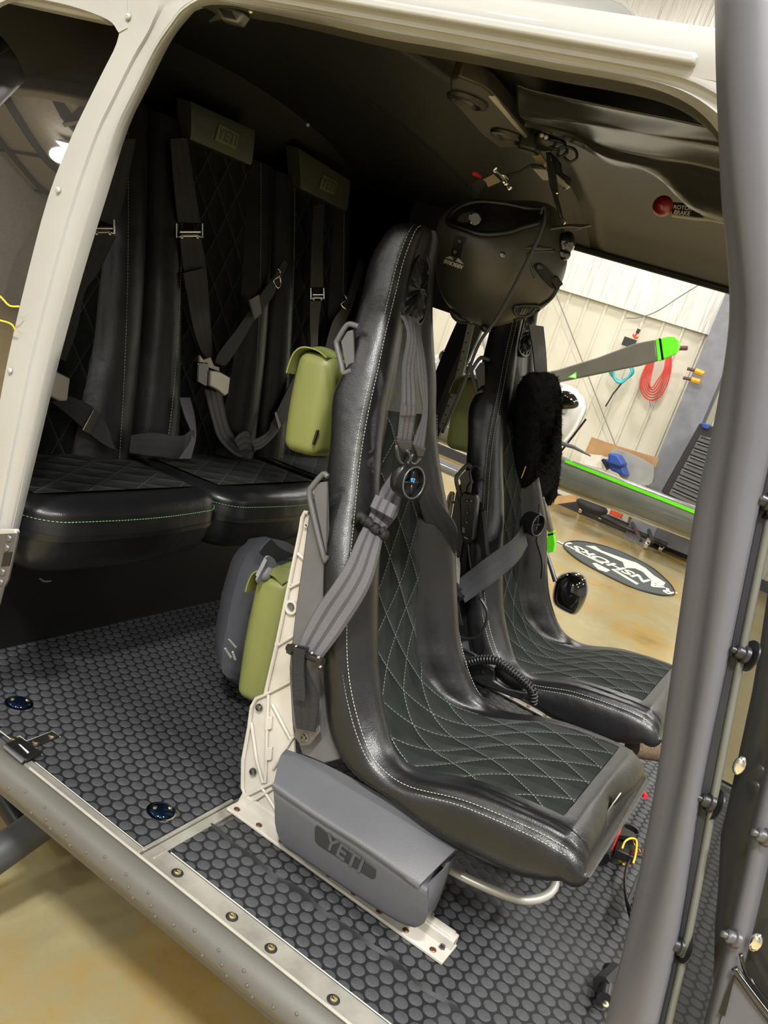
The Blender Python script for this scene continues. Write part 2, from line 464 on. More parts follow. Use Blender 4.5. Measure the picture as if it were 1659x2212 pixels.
# ================================================================ AIRCRAFT SHELL
NY = 1.04; FY = 2.65     # near and far door planes
def coins(b, x0, y0, ax, pitch, rng, r=.0118, h=.0012, wave=None):
    """hex grid of raised coins; ax 0: rows run along X, 1: along Y"""
    st = pitch*math.sqrt(3)/2; n = 14
    X0, X1, Y0, Y1 = rng; K = int(3.2/pitch)
    for i in range(-K, K):
        for j in range(-K, K):
            if ax == 0: x = x0+i*pitch+(j % 2)*pitch/2; y = y0+j*st
            else: y = y0+i*pitch+(j % 2)*pitch/2; x = x0+j*st
            if not (X0-r*.6 < x < X1+r*.6 and Y0-r*.6 < y < Y1+r*.6): continue
            if wave and y+r*.5 > wave(x): continue
            z = 0
            vs = []
            for rr, zz in ((r, 0), (r*.97, h*.7), (r*.86, h)):
                for k in range(n):
                    a = 2*math.pi*k/n; px = min(max(x+rr*math.cos(a), X0), X1); py = min(max(y+rr*math.sin(a), Y0), Y1)
                    vs.append((px, py, coins.z+zz))
            b.add(vs, [(k, (k+1) % n, n+(k+1) % n, n+k) for k in range(n)]+[(n+k, n+(k+1) % n, 2*n+(k+1) % n, 2*n+k) for k in range(n)]+[tuple(2*n+k for k in range(n))])
coins.z = 0
XS = -.728   # joint between rear and front floor panels
# structural floor box
b = MB(); b.box((-.75, 1.84, -.05), (2.6, 1.6, .09)); struct(b.build('floor', 'sill_paint'))
# rear mat
b = MB(); b.cur = 0; b.box((-1.48+.0, 1.84, -.0035), (1.49, 1.575, .004)); b.cur = 1; coins.z = -.0016
coins(b, -.9877, 1.2097, 1, .0276, (-2.2, XS-.012, 1.053, 2.62)); o = struct(b.build('floor', ['rubber_base', 'coin_rubber'], smooth=30)); o['label'] = 'rear cabin floor mat with raised round studs'
# front mat
b = MB(); b.box((-.06, 1.90, -.0035), (1.27, 1.42, .004)); b.cur = 1
coins(b, -.1619, 1.4845, 1, .0276, (XS+.03, .56, 1.19, 2.58)); o = struct(b.build('floor', ['rubber_base', 'coin_rubber'], smooth=30)); o['label'] = 'front cabin floor mat with raised round studs'
# near strip mat, laid over it, wavy inner edge
def wave(x): return 1.196+.004*math.sin(x*60)+.003*math.sin(x*37+1)-(.012 if x > -.3 else 0)*(x+.3)/.3
b = MB(); rows = [[V((XS+.02+i*.01, 1.084, .0005)) for i in range(122)], [V((XS+.02+i*.01, wave(XS+.02+i*.01)-.006, .0015)) for i in range(122)], [V((XS+.02+i*.01, wave(XS+.02+i*.01), .005+.0015*math.sin(i*.55))) for i in range(122)]]
b.loft(rows, th=.003); b.cur = 1; coins.z = .001; coins(b, -.4518, 1.108, 0, .0273, (XS+.02, .5, 1.086, 1.21), wave=wave)
o = struct(b.build('floor', ['rubber_base', 'coin_rubber'], smooth=30)); o['label'] = 'narrow studded rubber strip with wavy inner edge beside the sill'
# joint strip between the panels
b = MB(); b.box((XS-.004, 1.17, .0005), (.006, .24, .006)); b.box((XS+.010, 1.17, -.004), (.020, .24, .004)); b.box((XS+.022, 1.17, .0005), (.003, .24, .006))
struct(b.build('trim_2', 'brushed_plate', bevel=.0006))
# polished sill plates
b = MB(); b.box((-.1, 1.0585, -.0015), (1.25, .048, .006)); struct(b.build('trim_3', 'brushed_plate', bevel=.0015))
b = MB(); b.box((-.879, 1.0435, -.0005), (.297, .017, .006)); struct(b.build('trim_4', 'brushed_plate', bevel=.0015))
b = MB(); b.tube([V((-1.01, 1.0345, .002)), V((.52, 1.0345, .002))], .0028, 8); b.tube([V((XS+.03, 1.0835, .0022)), V((.5, 1.0835, .0022))], .0012, 6); b.tube([V((-1.02, 1.0535, .0022)), V((XS, 1.0535, .0022))], .0009, 6)
struct(b.build('trim_5', 'satin_aluminium'))
# rounded belly skin under the sill
b = MB(); pr = [(1.06, -.004), (1.034, -.002), (1.022, -.006), (1.012, -.014), (1.005, -.024), (1.0015, -.034), (1.003, -.043), (1.012, -.056), (1.035, -.078), (1.12, -.12), (1.4, -.18), (1.84, -.20), (2.3, -.19), (2.6, -.15), (2.68, -.05), (2.66, -.004)]
b.loft([[V((x, y, z)) for y, z in pr] for x in (-2.6, -1.8, -1., -.2, .6)], 3, 2, .002); sk = struct(b.build('wall_belly', 'sill_paint'))
# rivets along the belly skin
b = MB(); i = 0
x = -1.12
while x < .35:
    for k, (dx, y, z, n_) in enumerate(((0, 1.0022, -.032, 0), (.014, 1.003, -.043, 0), (.036, 1.008, -.020, 0))):
        if (i+k) % 4 != 3: b.ball((x+dx, y, z), (.0036, .0026, .0036), 8)
    x += .052; i += 1
struct(b.build('trim_6', 'sill_paint', smooth=180))
# bolts on the sill plate
for k, (px, py) in enumerate([(383, 1886), (501, 1981), (585, 2049), (720, 2160)]):
    c = P(px, py, Z=.0015); t = thing('sill_bolt', ['gold bolt on polished sill plate nearest the panel joint', 'gold bolt on polished sill plate, second from the panel joint', 'gold bolt on polished sill plate, third from the panel joint', 'gold bolt on polished sill plate nearest the bottom of the photo'][k], 'bolt', c, 'bolts along the polished door sill')
    b = MB(); b.lathe(c, (0, 0, 1), [(.0105, 0), (.0105, .0008), (.0075, .0016), (.007, .0016)], 24); b.build('washer', 'dark_rubber', t)
    b = MB(); screwhead(c+V((0, 0, .0014)), (0, 0, 1), .0062, b, .004); b.box(c+V((0, 0, .0056)), (.005, .0012, .0006)); b.build('bolt_head', 'gold_bolt', t)
# domed chrome cups sunk in the rear floor
for k, (x, y) in enumerate([(-.787, 1.150), (-1.197, 1.152)]):
    c = V((x, y, 0)); t = thing('floor_stud_dome', ['blue mirror domed floor fitting in front, near the panel joint', 'blue mirror domed floor fitting at the left edge of the floor'][k], 'floor fitting', c, 'mirror domes sunk in the rear floor')
    b = MB(); b.lathe(c, (0, 0, 1), [(.0265, -.001), (.0275, .0012), (.0245, .0018), (.0235, 0)], 36); b.build('rim', 'chrome', t)
    b = MB(); b.lathe(c, (0, 0, 1), [(.0242, 0), (.022, .004), (.017, .0075), (.010, .0098), (0, .0108)], 36); b.build('dome', 'blue_glass_dome', t, smooth=180)
    for s_ in (-1, 1):
        b = MB(); q_ = c+V((.008*s_, .011*s_, .0075)); screwhead(q_, (.1*s_, .2*s_, 1), .0042, b, .004); b.build('screw', 'gold_bolt', t)
# sill latch at the left edge
c = P(50, 1620, Z=.004); t = thing('door_latch', 'black door latch plate with gold screws on the sill at left', 'latch', c)
b = MB()
q4 = PP([(8, 1612), (43, 1597), (90, 1630), (55, 1648)], Z=.006); b.prism(q4, (0, 0, .006)); b.build('latch_body', 'black_plastic', t, bevel=.002)
b = MB(); q4 = PP([(6, 1617), (9, 1612), (55, 1645), (46, 1651)], Z=.004); b.prism(q4, (0, 0, .006)); b.build('latch_lip', 'seat_shell_grey', t, bevel=.002)
b = MB(); q4 = PP([(30, 1615), (43, 1609), (62, 1628), (52, 1634)], Z=.0125); b.prism(q4, (0, 0, .001)); b.build('latch_slot', 'black_mark', t)
b = MB(); q4 = PP([(40, 1608), (44, 1609), (63, 1626), (60, 1628)], Z=.0135); b.prism(q4, (0, 0, .001)); b.build('slot_edge', 'white_stripe', t)
b = MB(); q4 = PP([(57, 1603), (112, 1581), (129, 1592), (72, 1616)], Z=.0015); b.prism(q4, (0, 0, .002)); b.build('latch_arm', 'dark_steel', t, bevel=.0006)
b = MB(); E4 = PP([(-4, 1576), (25, 1598), (42, 1590), (58, 1601), (113, 1580), (130, 1592)], Z=.002); b.tube(E4, .0011, 6); b.tube(PP([(76, 1615), (91, 1631)], Z=.002), .0011, 6); b.build('bright_edge', 'seal_light', t)
for px, py in ((77, 1605), (112, 1591), (31, 1598)):
    b = MB(); screwhead(P(px, py, Z=.003), (0, 0, 1), .0068, b, .0045, True); b.build('screw', 'gold_bolt', t)

# ---- near door surround (pixel stations on the near skin, front-to-back profile gives depth)
inner = [(-20, 1380), (5, 1290), (42, 1140), (85, 960), (128, 780), (180, 590), (232, 420), (278, 275), (320, 188), (368, 92), (405, 42), (438, 14), (500, 12), (560, 25), (700, 54), (830, 83), (1000, 112), (1200, 151), (1300, 168), (1400, 189), (1466, 213), (1520, 250), (1560, 300), (1600, 380)]
outer = [(-90, 1380), (-70, 1290), (-45, 1140), (-18, 960), (14, 780), (58, 590), (102, 425), (150, 300), (185, 225), (222, 150), (250, 92), (258, 40), (262, -60), (330, -60), (620, -40), (790, 2), (1000, 47), (1200, 84), (1300, 102), (1400, 120), (1490, 136), (1560, 160), (1640, 200), (1700, 300)]
rows = []
for (ix, iy), (ox, oy) in zip(inner, outer):
    I = P(ix, iy, Y=NY); O = P(ox, oy, Y=NY)
    d = O-I
    J = P(ix, iy, Y=NY+.04); m_ = lambda f, dy: P(ix+(ox-ix)*f, iy+(oy-iy)*f, Y=NY+dy)
    rows.append([O+V((0, .03, 0)), O+V((0, .002, 0)), m_(.66, 0), m_(.56, .001), m_(.50, .007), m_(.28, .010), m_(.235, .007), m_(.20, .010), J, J+d.normalized()*.03+V((0, .012, 0))])
b = MB(); b.loft(rows, 1, 3, .006); struct(b.build('wall_near_side', 'body_paint', smooth=50))
# dark interior lip just inside the opening
rows = []
for (ix, iy), (ox, oy) in list(zip(inner, outer))[11:]:
    I = P(ix, iy, Y=NY+.04); d = (P(ox, oy, Y=NY)-P(ix, iy, Y=NY)).normalized()
    rows.append([I+V((0, .0, 0))+d*.006, I+V((0, .012, 0))-d*.0035, I+V((0, .03, 0))-d*.004, I+V((0, .05, 0))+d*.03])
b = MB(); b.loft(rows, 1, 3, .003); struct(b.build('trim_7', 'olive_primer'))
# skin above the window and roof skin
b = MB(); b.loft([PP([(-80, 70), (-5, 8), (60, -4), (150, 12), (232, 42), (256, 70)], Y=NY), PP([(-80, -70), (-5, -70), (60, -70), (150, -70), (262, -70), (275, 60)], Y=NY)], 4, 1, .01); struct(b.build('wall_upper_skin', 'body_paint'))
rp = [(1.048, 1.335), (1.044, 1.36), (1.047, 1.376), (1.058, 1.384), (1.09, 1.394), (1.2, 1.425), (1.4, 1.455), (1.85, 1.475), (2.3, 1.46), (2.5, 1.43), (2.62, 1.40), (2.66, 1.37)]
b = MB(); b.loft([[V((x, y, z-(.0 if x < .0 else .0))) for y, z in rp] for x in (-2.4, -1.6, -.8, -.3, -.02)], 3, 3, .008); struct(b.build('ceiling_roof_skin', 'body_paint', smooth=60))
bpy.data.objects['ceiling_roof_skin'].name = 'wall_roof'
b = MB(); pr = [(-.485, 1.44), (-.55, 1.522), (-.67, 1.545), (-1.2, 1.60), (-2.3, 1.62)]
b.loft([[V((x, 1.40, 1.43)) for x, z in pr], [V((x, 1.402, z-.012)) for x, z in pr], [V((x, 1.43, z)) for x, z in pr], [V((x, 1.85, z+.03)) for x, z in pr], [V((x, 2.3, z)) for x, z in pr], [V((x, 2.32, 1.43)) for x, z in pr]], 3, 3, .005); struct(b.build('wall_roof_fairing', 'body_paint', smooth=50))
# drip rail
b = MB(); A = [P(740, 0, Y=NY-.004), P(1505, 132, Y=NY-.004)]; d = (A[1]-A[0]).normalized()
b.box((A[0]+A[1])/2-d*.25, ((A[1]-A[0]).length+.5, .018, .013), Matrix.Rotation(math.atan2(d.z, d.x)*-1, 3, 'Y')); struct(b.build('trim_8', 'body_paint', bevel=.004))
# screws on the white post
for k, (px, py) in enumerate([(277, 36), (126, 411), (22, 801)]):
    c = P(px, py, Y=NY-.001); b = MB(); screwhead(c, (0, -1, 0), .0052, b, .004); b.box(c+V((0, -.0038, 0)), (.006, .0008, .001)); b.box(c+V((0, -.0038, 0)), (.001, .0008, .006))
    tag(b.build('post_screw', 'body_paint'), ['white screw at the top of the white door post', 'white screw halfway up the white door post', 'white screw low on the white door post'][k], 'screw', 'screws in the white door post')
# hinge block at the bottom of the post
c = P(18, 1190, Y=NY-.01); t = thing('hinge_bracket', 'grey metal hinge plate with four round rivets at foot of the post', 'hinge', c)
b = MB(); b.prism(PP([(-30, 1148), (36, 1148), (36, 1160), (16, 1252), (8, 1268), (-30, 1272)], Y=NY-.012), (0, .006, 0)); b.build('hinge_plate', 'gunmetal', t, bevel=.0015)
b = MB(); b.prism(PP([(8, 1194), (26, 1192), (20, 1222), (2, 1224)], Y=NY-.0135), (0, .001, 0)); b.build('slot', 'black_mark', t)
for px, py in ((19, 1163), (14, 1184), (5, 1236), (1, 1258)):
    b = MB(); b.ball(P(px, py, Y=NY-.012), (.0075, .004, .0075), 14); b.build('rivet', 'gunmetal', t, smooth=180)
b = MB(); b.prism(PP([(-30, 1143), (32, 1143), (34, 1153), (-30, 1156)], Y=NY-.014), (0, .01, 0)); b.build('cap', 'body_paint', t, bevel=.002)
# grab latch in the upper corner
c = P(485, 30, Y=1.09); t = thing('ceiling_latch', 'dark grey loop latch at the upper rear door corner', 'latch', c)
b = MB(); b.prism(PP([(460, 8), (478, 6), (500, 14), (528, 26), (512, 50), (476, 42)], Y=1.09), (0, .02, 0)); b.build('housing', 'gunmetal', t, bevel=.004)
b = MB(); b.prism(PP([(472, 18), (498, 24), (508, 42), (484, 36)], Y=1.088), (0, .002, 0)); b.build('recess', 'black_mark', t)
b = MB(); screwhead(P(542, 24, Y=1.09), (0, -1, -.3), .004, b); b.build('screw', 'gold_bolt', t)
# side window behind the post, gently bulged
rows = []
for i in range(9):
    z = -.1+i*.2; wy = NY+.035+.17*((z-.72)/.6)**2; x0 = -lerpl([.7, 1.0, 1.2], [1.20, 1.185, 1.15], z)*wy; rows.append([V((x0-j*.16, wy+.004*j*j, z)) for j in range(8)])
b = MB(); b.loft(rows, 3, 3, .004); w = struct(b.build('window_1', 'tinted_window', smooth=180))
b = MB(); b.box((-1.98, NY+.02, .14), (1.28, .03, .50)); b.box((-2.45, NY+.02, .75), (.5, .03, 1.4)); b.box((-1.98, NY+.025, 1.335), (1.40, .03, .14)); struct(b.build('wall_aft_side', 'body_paint', bevel=.006))

# ---- far side surround
rows = []
for (ix, iy), (ox, oy) in zip(inner, outer):
    I = P(ix, iy, Y=NY); O = P(ox, oy, Y=NY); d = (O-I).normalized(); I = V((I.x, FY, I.z)); 
    rows.append([I+V((0, .02, 0))+d*.005, I, I+d*.03+V((0, -.02, 0)), I+d*.085+V((0, -.015, 0)), I+d*.09+V((0, .02, 0))])
b = MB(); b.loft(rows, 1, 3, .004); struct(b.build('wall_far_side', 'cabin_wall'))
# bright edge strip with a row of holes on the far post
pts = [P(a, c_, Y=FY-.022) for a, c_ in ((1018, 700), (995, 800), (975, 870), (955, 925))]
b = MB(); b.strap([p+V((-.012, 0, 0)) for p in pts], [p+V((.012, 0, 0)) for p in pts], .002); b.cur = 1
for i in range(12):
    p = pts[0].lerp(pts[3], i/11.5); b.ball(p+V((0, -.002, 0)), .003, 8)
struct(b.build('trim_9', ['body_paint', 'black_mark']))
# far side above the openings and aft lower wall
b = MB(); b.box((-.6, FY+.01, 1.40), (1.3, .03, .12)); b.box((-1.75, FY+.01, 1.24), (1.1, .03, .46)); b.box((-1.85, FY+.01, .10), (1.2, .03, .40)); b.box((-2.05, FY+.01, .7), (1.0, .03, 1.5)); struct(b.build('wall_port', 'cabin_wall'))
# headliner: arched inner ceiling
def HZ(x, y):
    t = (y-1.85)/.8; return 1.40-.075*t*t - .02*max(0, -x-1.2)
b = MB(); b.loft([[V((x, y, HZ(x, y))) for y in [1.07+i*.1 for i in range(17)]] for x in (-2.3, -1.9, -1.5, -1.25)], 2, 2, .004); struct(b.build('ceiling', 'headliner'))
# rear bulkhead
b = MB(); b.loft([[V((-2.02, 1.40, -.1)), V((-2.02, 2.66, -.1))], [V((-2.0, 1.40, .9)), V((-2.0, 2.66, .9))], [V((-1.9, 1.40, 1.2)), V((-1.9, 2.66, 1.2))], [V((-1.62, 1.40, 1.41)), V((-1.62, 2.66, 1.41))]], 2, 4, .01); struct(b.build('wall_rear', 'headliner'))
# front ceiling panel to the far door header, its lit part coloured lighter
b = MB()
for xr, mt in (((-1.27, -1.15, -1.02, -.90), 'headliner'), ((-.90, -.72, -.5, -.3, -.1, .05), 'lit_headliner')):
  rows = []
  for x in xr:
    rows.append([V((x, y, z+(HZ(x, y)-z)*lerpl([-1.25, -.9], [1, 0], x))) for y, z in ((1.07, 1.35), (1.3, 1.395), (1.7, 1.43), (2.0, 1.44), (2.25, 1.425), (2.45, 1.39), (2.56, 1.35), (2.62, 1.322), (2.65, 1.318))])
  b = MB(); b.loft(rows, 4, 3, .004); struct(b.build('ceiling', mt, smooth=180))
b = MB(); b.tube([V((-1.0, 2.63, 1.318)), V((.05, 2.63, 1.318))], .012, 10); struct(b.build('trim_10', 'cabin_wall'))
# satin moulded overhead duct along the near roof edge
L1 = PP([(1118, 180), (1150, 192), (1240, 212), (1344, 233), (1450, 253), (1558, 276), (1640, 290)], Y=1.17)
L1b = PP([(1118, 188), (1150, 199), (1240, 219), (1344, 240), (1450, 262), (1558, 284), (1640, 300)], Y=1.20)
L2 = PP([(1118, 232), (1150, 238), (1240, 252), (1310, 262), (1400, 282), (1558, 300), (1640, 320)], Y=1.27)
L3 = PP([(1124, 246), (1155, 252), (1240, 262), (1310, 275), (1400, 292), (1558, 320), (1640, 345)], Y=1.30)
L4 = PP([(1132, 254), (1162, 260), (1235, 275), (1305, 310), (1390, 330), (1500, 345), (1600, 370)], Y=1.46)
L5 = PP([(1136, 262), (1166, 270), (1235, 290), (1300, 332), (1370, 352), (1470, 370), (1600, 400)], Y=1.50)
L6 = PP([(1136, 268), (1168, 276), (1238, 300), (1300, 345), (1370, 362), (1450, 384), (1500, 455), (1600, 490)], Y=1.60)
def even(p, n=7): 
    q_ = cr(p, 6); return [q_[round(i*(len(q_)-1)/(n-1))] for i in range(n)]
L6 = even(L6); L7 = [p+V((0, .05, .05)) for p in L6]
b = MB(); b.loft([L1, L1b, L2, L3, L4, L5, L6, L7], 5, 4, .003); struct(b.build('trim_11', 'headliner_satin', smooth=180))
# ================================================================ CREW SEATS
SCY = 1.51
ST = [((905, 485), (872, 484), .030), ((890, 497), (842, 497), .055), ((865, 560), (803, 560), .070), ((845, 640), (784, 640), .085), ((825, 720), (763, 718), .108), ((808, 800), (750, 790), .130),
      ((790, 880), (722, 855), .147), ((775, 960), (716, 950), .163), ((765, 1040), (707, 1050), .180), ((757, 1120), (705, 1112), .200), ((749, 1200), (702, 1205), .222), ((745, 1271), (700, 1300), .235),
      ((741, 1400), (701, 1400), .240), ((752, 1500), (703, 1490), .240), ((780, 1600), (720, 1595), .240), ((815, 1660), (765, 1668), .240), ((880, 1705), (850, 1728), .240), ((1000, 1737), (955, 1812), .240),
      ((1139, 1796), (1095, 1880), .238), ((1200, 1828), (1170, 1899), .236), ((1225, 1843), (1215, 1901), .232)]
sp = []
for s_, b_, w in ST:
    y = SCY-w; S = P(*s_, Y=y); B = P(*b_, Y=y+.004)
    sp.append((V((S.x, w, S.z)), V((B.x, 0, B.z))))
NS = 5
Sx = cr([a for a, _ in sp], NS); Bx = cr([c for _, c in sp], NS)
def sec(i, d, y):       # point on station i, offset d from the seam along the outward normal, at absolute y
    S, B = Sx[i], Bx[i]; u = V((S.x-B.x, 0, S.z-B.z)); L = u.length; u.normalize()
    q_ = V((S.x, 0, S.z))+u*d; return V((q_.x, y, q_.z)), u, L
NSEC = len(Sx)
def bwid(w): return min(.066, w*.5)
def HW(i): # half width of the quilted field
    return min(lerpl([0, 20, 30, 40, 55, 66, 70, 76, 88, 100], [.015, .045, .078, .088, .101, .113, .132, .172, .203, .200], i), Sx[i].y*.86)
def QD(i): return lerpl([0, 24, 32, 42, 55, 64, 68, 72, 80, 88, 100], [.004, .006, .008, -.006, -.022, -.034, -.036, -.018, .018, .026, .028], i)
def prof(i):
    w = Sx[i].y; bw = bwid(w); S, B = Sx[i], Bx[i]; L = math.hypot(S.x-B.x, S.z-B.z)
    bw = w-HW(i); q_ = QD(i); crest = lerpl([0, 30, 45, 60, 72, 84, 100], [.010, .014, .026, .028, .022, .020, .020], i)
    half = [(-.0, -L), (-.007, -L*.85), (-.009, -L*.5), (-.005, -L*.15), (0, 0), (.006, .006), (bw*.3, crest*.9), (bw*.55, crest), (bw*.82, crest*.62+q_*.38), (bw, q_), (bw+(w-bw)*.3, q_+.001), (bw+(w-bw)*.65, q_+.002), (w, q_+.003)]
    return half, L
rows = []
for i in range(NSEC):
    half, L = prof(i); w = Sx[i].y
    row = [sec(i, d, SCY-w+y)[0] for y, d in half]+[sec(i, d, SCY+w-y)[0] for y, d in reversed(half[:-1])]
    rows.append(row)
# front roll: continue the last ring forward with shrinking thickness and a central dip
def ctr(row): 
    c = V((0, 0, 0))
    for p in row: c += p
    return c/len(row)
last = rows[-1]; base = ctr(last)
for k, (f, sc) in enumerate(((.009, .975), (.018, .90), (.026, .76), (.031, .55), (.034, .32), (.035, .10))):
    rr = []
    for p in last:
        yy = (p.y-SCY)/.23; lobes = -.020*math.exp(-((yy-.05)/.30)**2)
        q_ = V((p.x+f+lobes*f/.035, SCY+(p.y-SCY)*(1-(.06*(f/.035)**2)), base.z-.012+(p.z-base.z+.012)*sc-.010*f/.035-.004*(1-abs(yy))*f/.035))
        rr.append(q_)
    rows.append(rr)
seat = thing('crew_seat', 'near black leather crew seat with quilted seat and grey pouch on its side', 'seat', (-.45, SCY, 0), 'pair of quilted crew seats')
b = MB(); b.loft(rows, 2, 1)
n_ = len(b.v)
# close the ring (rear cover) and the two ends
W_ = (len(rows[0])-1)*2+1
b.f += [(i*W_+W_-1, i*W_, (i+1)*W_, (i+1)*W_+W_-1) for i in range(len(rows)-1)]; b.mi += [0]*(len(rows)-1)
b.f += [tuple(range(W_)), tuple((len(rows)-1)*W_+j for j in range(W_-1, -1, -1))]; b.mi += [0, 0]
b.build('upholstery', 'black_leather', seat, smooth=70)
# quilted panel
b = MB(); qi0, qi1 = 30, NSEC-8; arc = 0; vs = []; uv = []; nr = 0; M_ = 14
for i in range(qi0, qi1+1):
    w = Sx[i].y; bw = bwid(w)*.98; t_ = (i-qi0)
    hw = HW(i)*.985
    if i > qi0: arc += math.hypot(Sx[i].x-Sx[i-1].x, Sx[i].z-Sx[i-1].z)
    for j in range(M_+1):
        f = -1+2*j/M_; p, u, L = sec(i, QD(i)+.0022+.0035*math.cos(f*math.pi/2)-(.0035 if abs(f) == 1 else 0), SCY+hw*f); vs.append(p); uv.append((hw*f, arc))
    nr += 1
b.add(vs, [(i*(M_+1)+j, i*(M_+1)+j+1, (i+1)*(M_+1)+j+1, (i+1)*(M_+1)+j) for i in range(nr-1) for j in range(M_)], uv)
b.build('quilted_panel', 'quilted_suede_green_thread', seat, smooth=180)
# contrast stitching along the side seams
def dashes(b, pts, L=.0042, gap=.0022, r=.00055):
    pos = 0; on = True; i = 0; acc = [0]
    for k in range(1, len(pts)): acc.append(acc[-1]+(pts[k]-pts[k-1]).length)
    def at(s_):
        for k in range(1, len(acc)):
            if s_ <= acc[k]: return pts[k-1].lerp(pts[k], (s_-acc[k-1])/max(1e-9, acc[k]-acc[k-1]))
        return pts[-1]
    s_ = 0
    while s_+L < acc[-1]: b.tube([at(s_), at(s_+L)], r, 4); s_ += L+gap
for yy, d in ((-.0015, -.004), (.003, .0055)):
    b = MB(); dashes(b, [sec(i, d, SCY-Sx[i].y+yy)[0]+V((0, -.0008, 0))+sec(i, 0, 0)[1]*.0008 for i in range(1, NSEC)]); b.build('stitching', 'stitch_thread', seat, smooth=180)
b = MB(); dashes(b, [sec(i, .0062, SCY+Sx[i].y-.004)[0]+sec(i, 0, 0)[1]*.0006 for i in range(30, NSEC)])
b.build('stitching', 'stitch_thread', seat, smooth=180)
# headrest strap opening
i0 = 13; p0, u0, _ = sec(i0, .006, SCY)
cen = PN(893, 612, p0+u0*.004, u0)
ov = [PN(x, y, p0+u0*.003, u0) for x, y in [(912, 546), (921, 556), (926, 580), (924, 620), (918, 660), (911, 692), (898, 700), (880, 692), (870, 676), (872, 650), (882, 610), (893, 575), (902, 553)]]
ov = cr(ov, 4, True); b = MB(); b.tube(ov, .0042, 8, closed=True); b.build('opening_rim', 'black_leather', seat, smooth=180)
b = MB(); c0 = V((0, 0, 0))
for p in ov: c0 += p
c0 /= len(ov); n = len(ov); vs = []
for k, f in enumerate((1, .8, .6, .4, .2)):
    for j, p in enumerate(ov): vs.append(c0.lerp(p, f)+u0*(.001+.004*math.sin(j*1.9+k)*(f < 1)+(.006*(1-f))))
vs.append(c0+u0*.006); fs = [(k*n+j, k*n+(j+1) % n, (k+1)*n+(j+1) % n, (k+1)*n+j) for k in range(4) for j in range(n)]+[(4*n+j, 4*n+(j+1) % n, 5*n) for j in range(n)]
b.add(vs, fs); b.build('gathered_leather', 'black_leather', seat, smooth=180)
# loop in the front roll notch
b = MB(); c = V((rows[-1][len(rows[-1])//2].x+.004, SCY+.012, base.z-.004)); el = [c+V((.004*math.sin(a), .011*math.cos(a), .022*math.sin(a))) for a in [k*math.pi/10 for k in range(20)]]
b.tube(el, .0012, 6, closed=True); b.build('loop_piping', 'stitch_thread', seat, smooth=180)
b = MB(); b.add([c]+el, [(0, i+1, (i+1) % 20+1) for i in range(20)]); b.build('loop_insert', 'black_mark', seat)
# grey shell side panels, cast legs, rails
shp = [(668, 1106), (688, 1062), (703, 1046), (707, 1200), (707, 1400), (712, 1560), (735, 1640), (700, 1650), (652, 1630), (630, 1560), (624, 1440), (640, 1300)]
for Y_, s_ in ((1.285, 1), (1.735, -1)):
    b = MB(); pts = PP(shp, Y=1.285); b.prism([V((p.x, Y_, p.z)) for p in pts], (0, .012*s_, 0)); b.build('shell_panel', 'seat_shell_grey', seat, bevel=.003)
# rear cover of the shell
b = MB(); bk = [Bx[i] for i in range(12, 76, 4)]
b.loft([[V((p.x-.004, SCY-.2*min(1, Sx[12+4*k].y/.24)+.4*min(1, Sx[12+4*k].y/.24)*j/6, p.z-.002)) for j in range(7)] for k, p in enumerate(bk)], 1, 2, .004); b.build('shell_back', 'seat_shell_grey', seat)
leg = [(668, 1108), (661, 1106), (655, 1118), (651, 1145), (627, 1262), (600, 1392), (575, 1500), (556, 1508), (546, 1525), (540, 1570), (527, 1640), (526, 1700), (530, 1712), (515, 1740), (522, 1752), (600, 1805), (640, 1800), (640, 1700), (632, 1560), (626, 1440), (642, 1300)]
ribs = [[(645, 1195), (668, 1215)], [(628, 1268), (655, 1255)], [(600, 1395), (640, 1370)], [(575, 1500), (632, 1470)], [(582, 1500), (575, 1690)], [(590, 1520), (632, 1600)], [(592, 1660), (635, 1590)], [(530, 1720), (590, 1690)], [(536, 1738), (600, 1695)], [(568, 1700), (630, 1800)], [(545, 1560), (556, 1640), (570, 1690)]]
for Y_, s_ in ((1.300, 1), (1.722, -1)):
    def Q(p): p = P(*p, Y=1.300); return V((p.x, Y_, p.z))
    t_ = MB(); t_.prism([Q(p) for p in leg], (0, .006*s_, 0))
    t_.tube([Q(p)+V((0, -.003*s_, 0)) for p in leg[:15]]+[Q(leg[0])+V((0, -.003*s_, 0))][:0], .0042, 6)
    for r_ in ribs: t_.tube([Q(p)+V((0, -.003*s_, 0)) for p in r_], .0035, 6)
    for cx, cy, r_ in ((632, 1311, .014), (665, 1135, .004), (632, 1265, .004), (601, 1390, .004)):
        c = Q((cx, cy)); t_.lathe(c+V((0, .002*s_, 0)), (0, -s_, 0), [(r_*.62, 0), (r_*.62, .009), (r_, .009), (r_*1.05, 0)], 20)
    lg = t_.build('leg', 'cast_white', seat, bevel=.001)
    for cx, cy in ((563, 1527), (550, 1665), (512, 1748)):
        b = MB(); screwhead(Q((cx, cy))+V((0, -.004*s_, 0)), (0, -s_, 0), .0075, b, .006); b.build('bolt', 'bolt_steel', lg)
    b = MB(); b.lathe(Q((632, 1311))+V((0, -.001*s_, 0)), (0, -s_, 0), [(.0085, 0), (.0085, .002), (.007, .001), (0, .001)], 20); b.build('bushing', 'gunmetal', lg)
    for cx, cy in ((583, 1562), (583, 1628)):
        b = MB(); b.prism([Q(p)+V((0, -.006*s_, 0)) for p in ((cx-6, cy-14), (cx+8, cy-16), (cx+6, cy+12), (cx-8, cy+14))], (0, .006*s_, 0)); b.build('boss', 'cast_white', lg, bevel=.001)
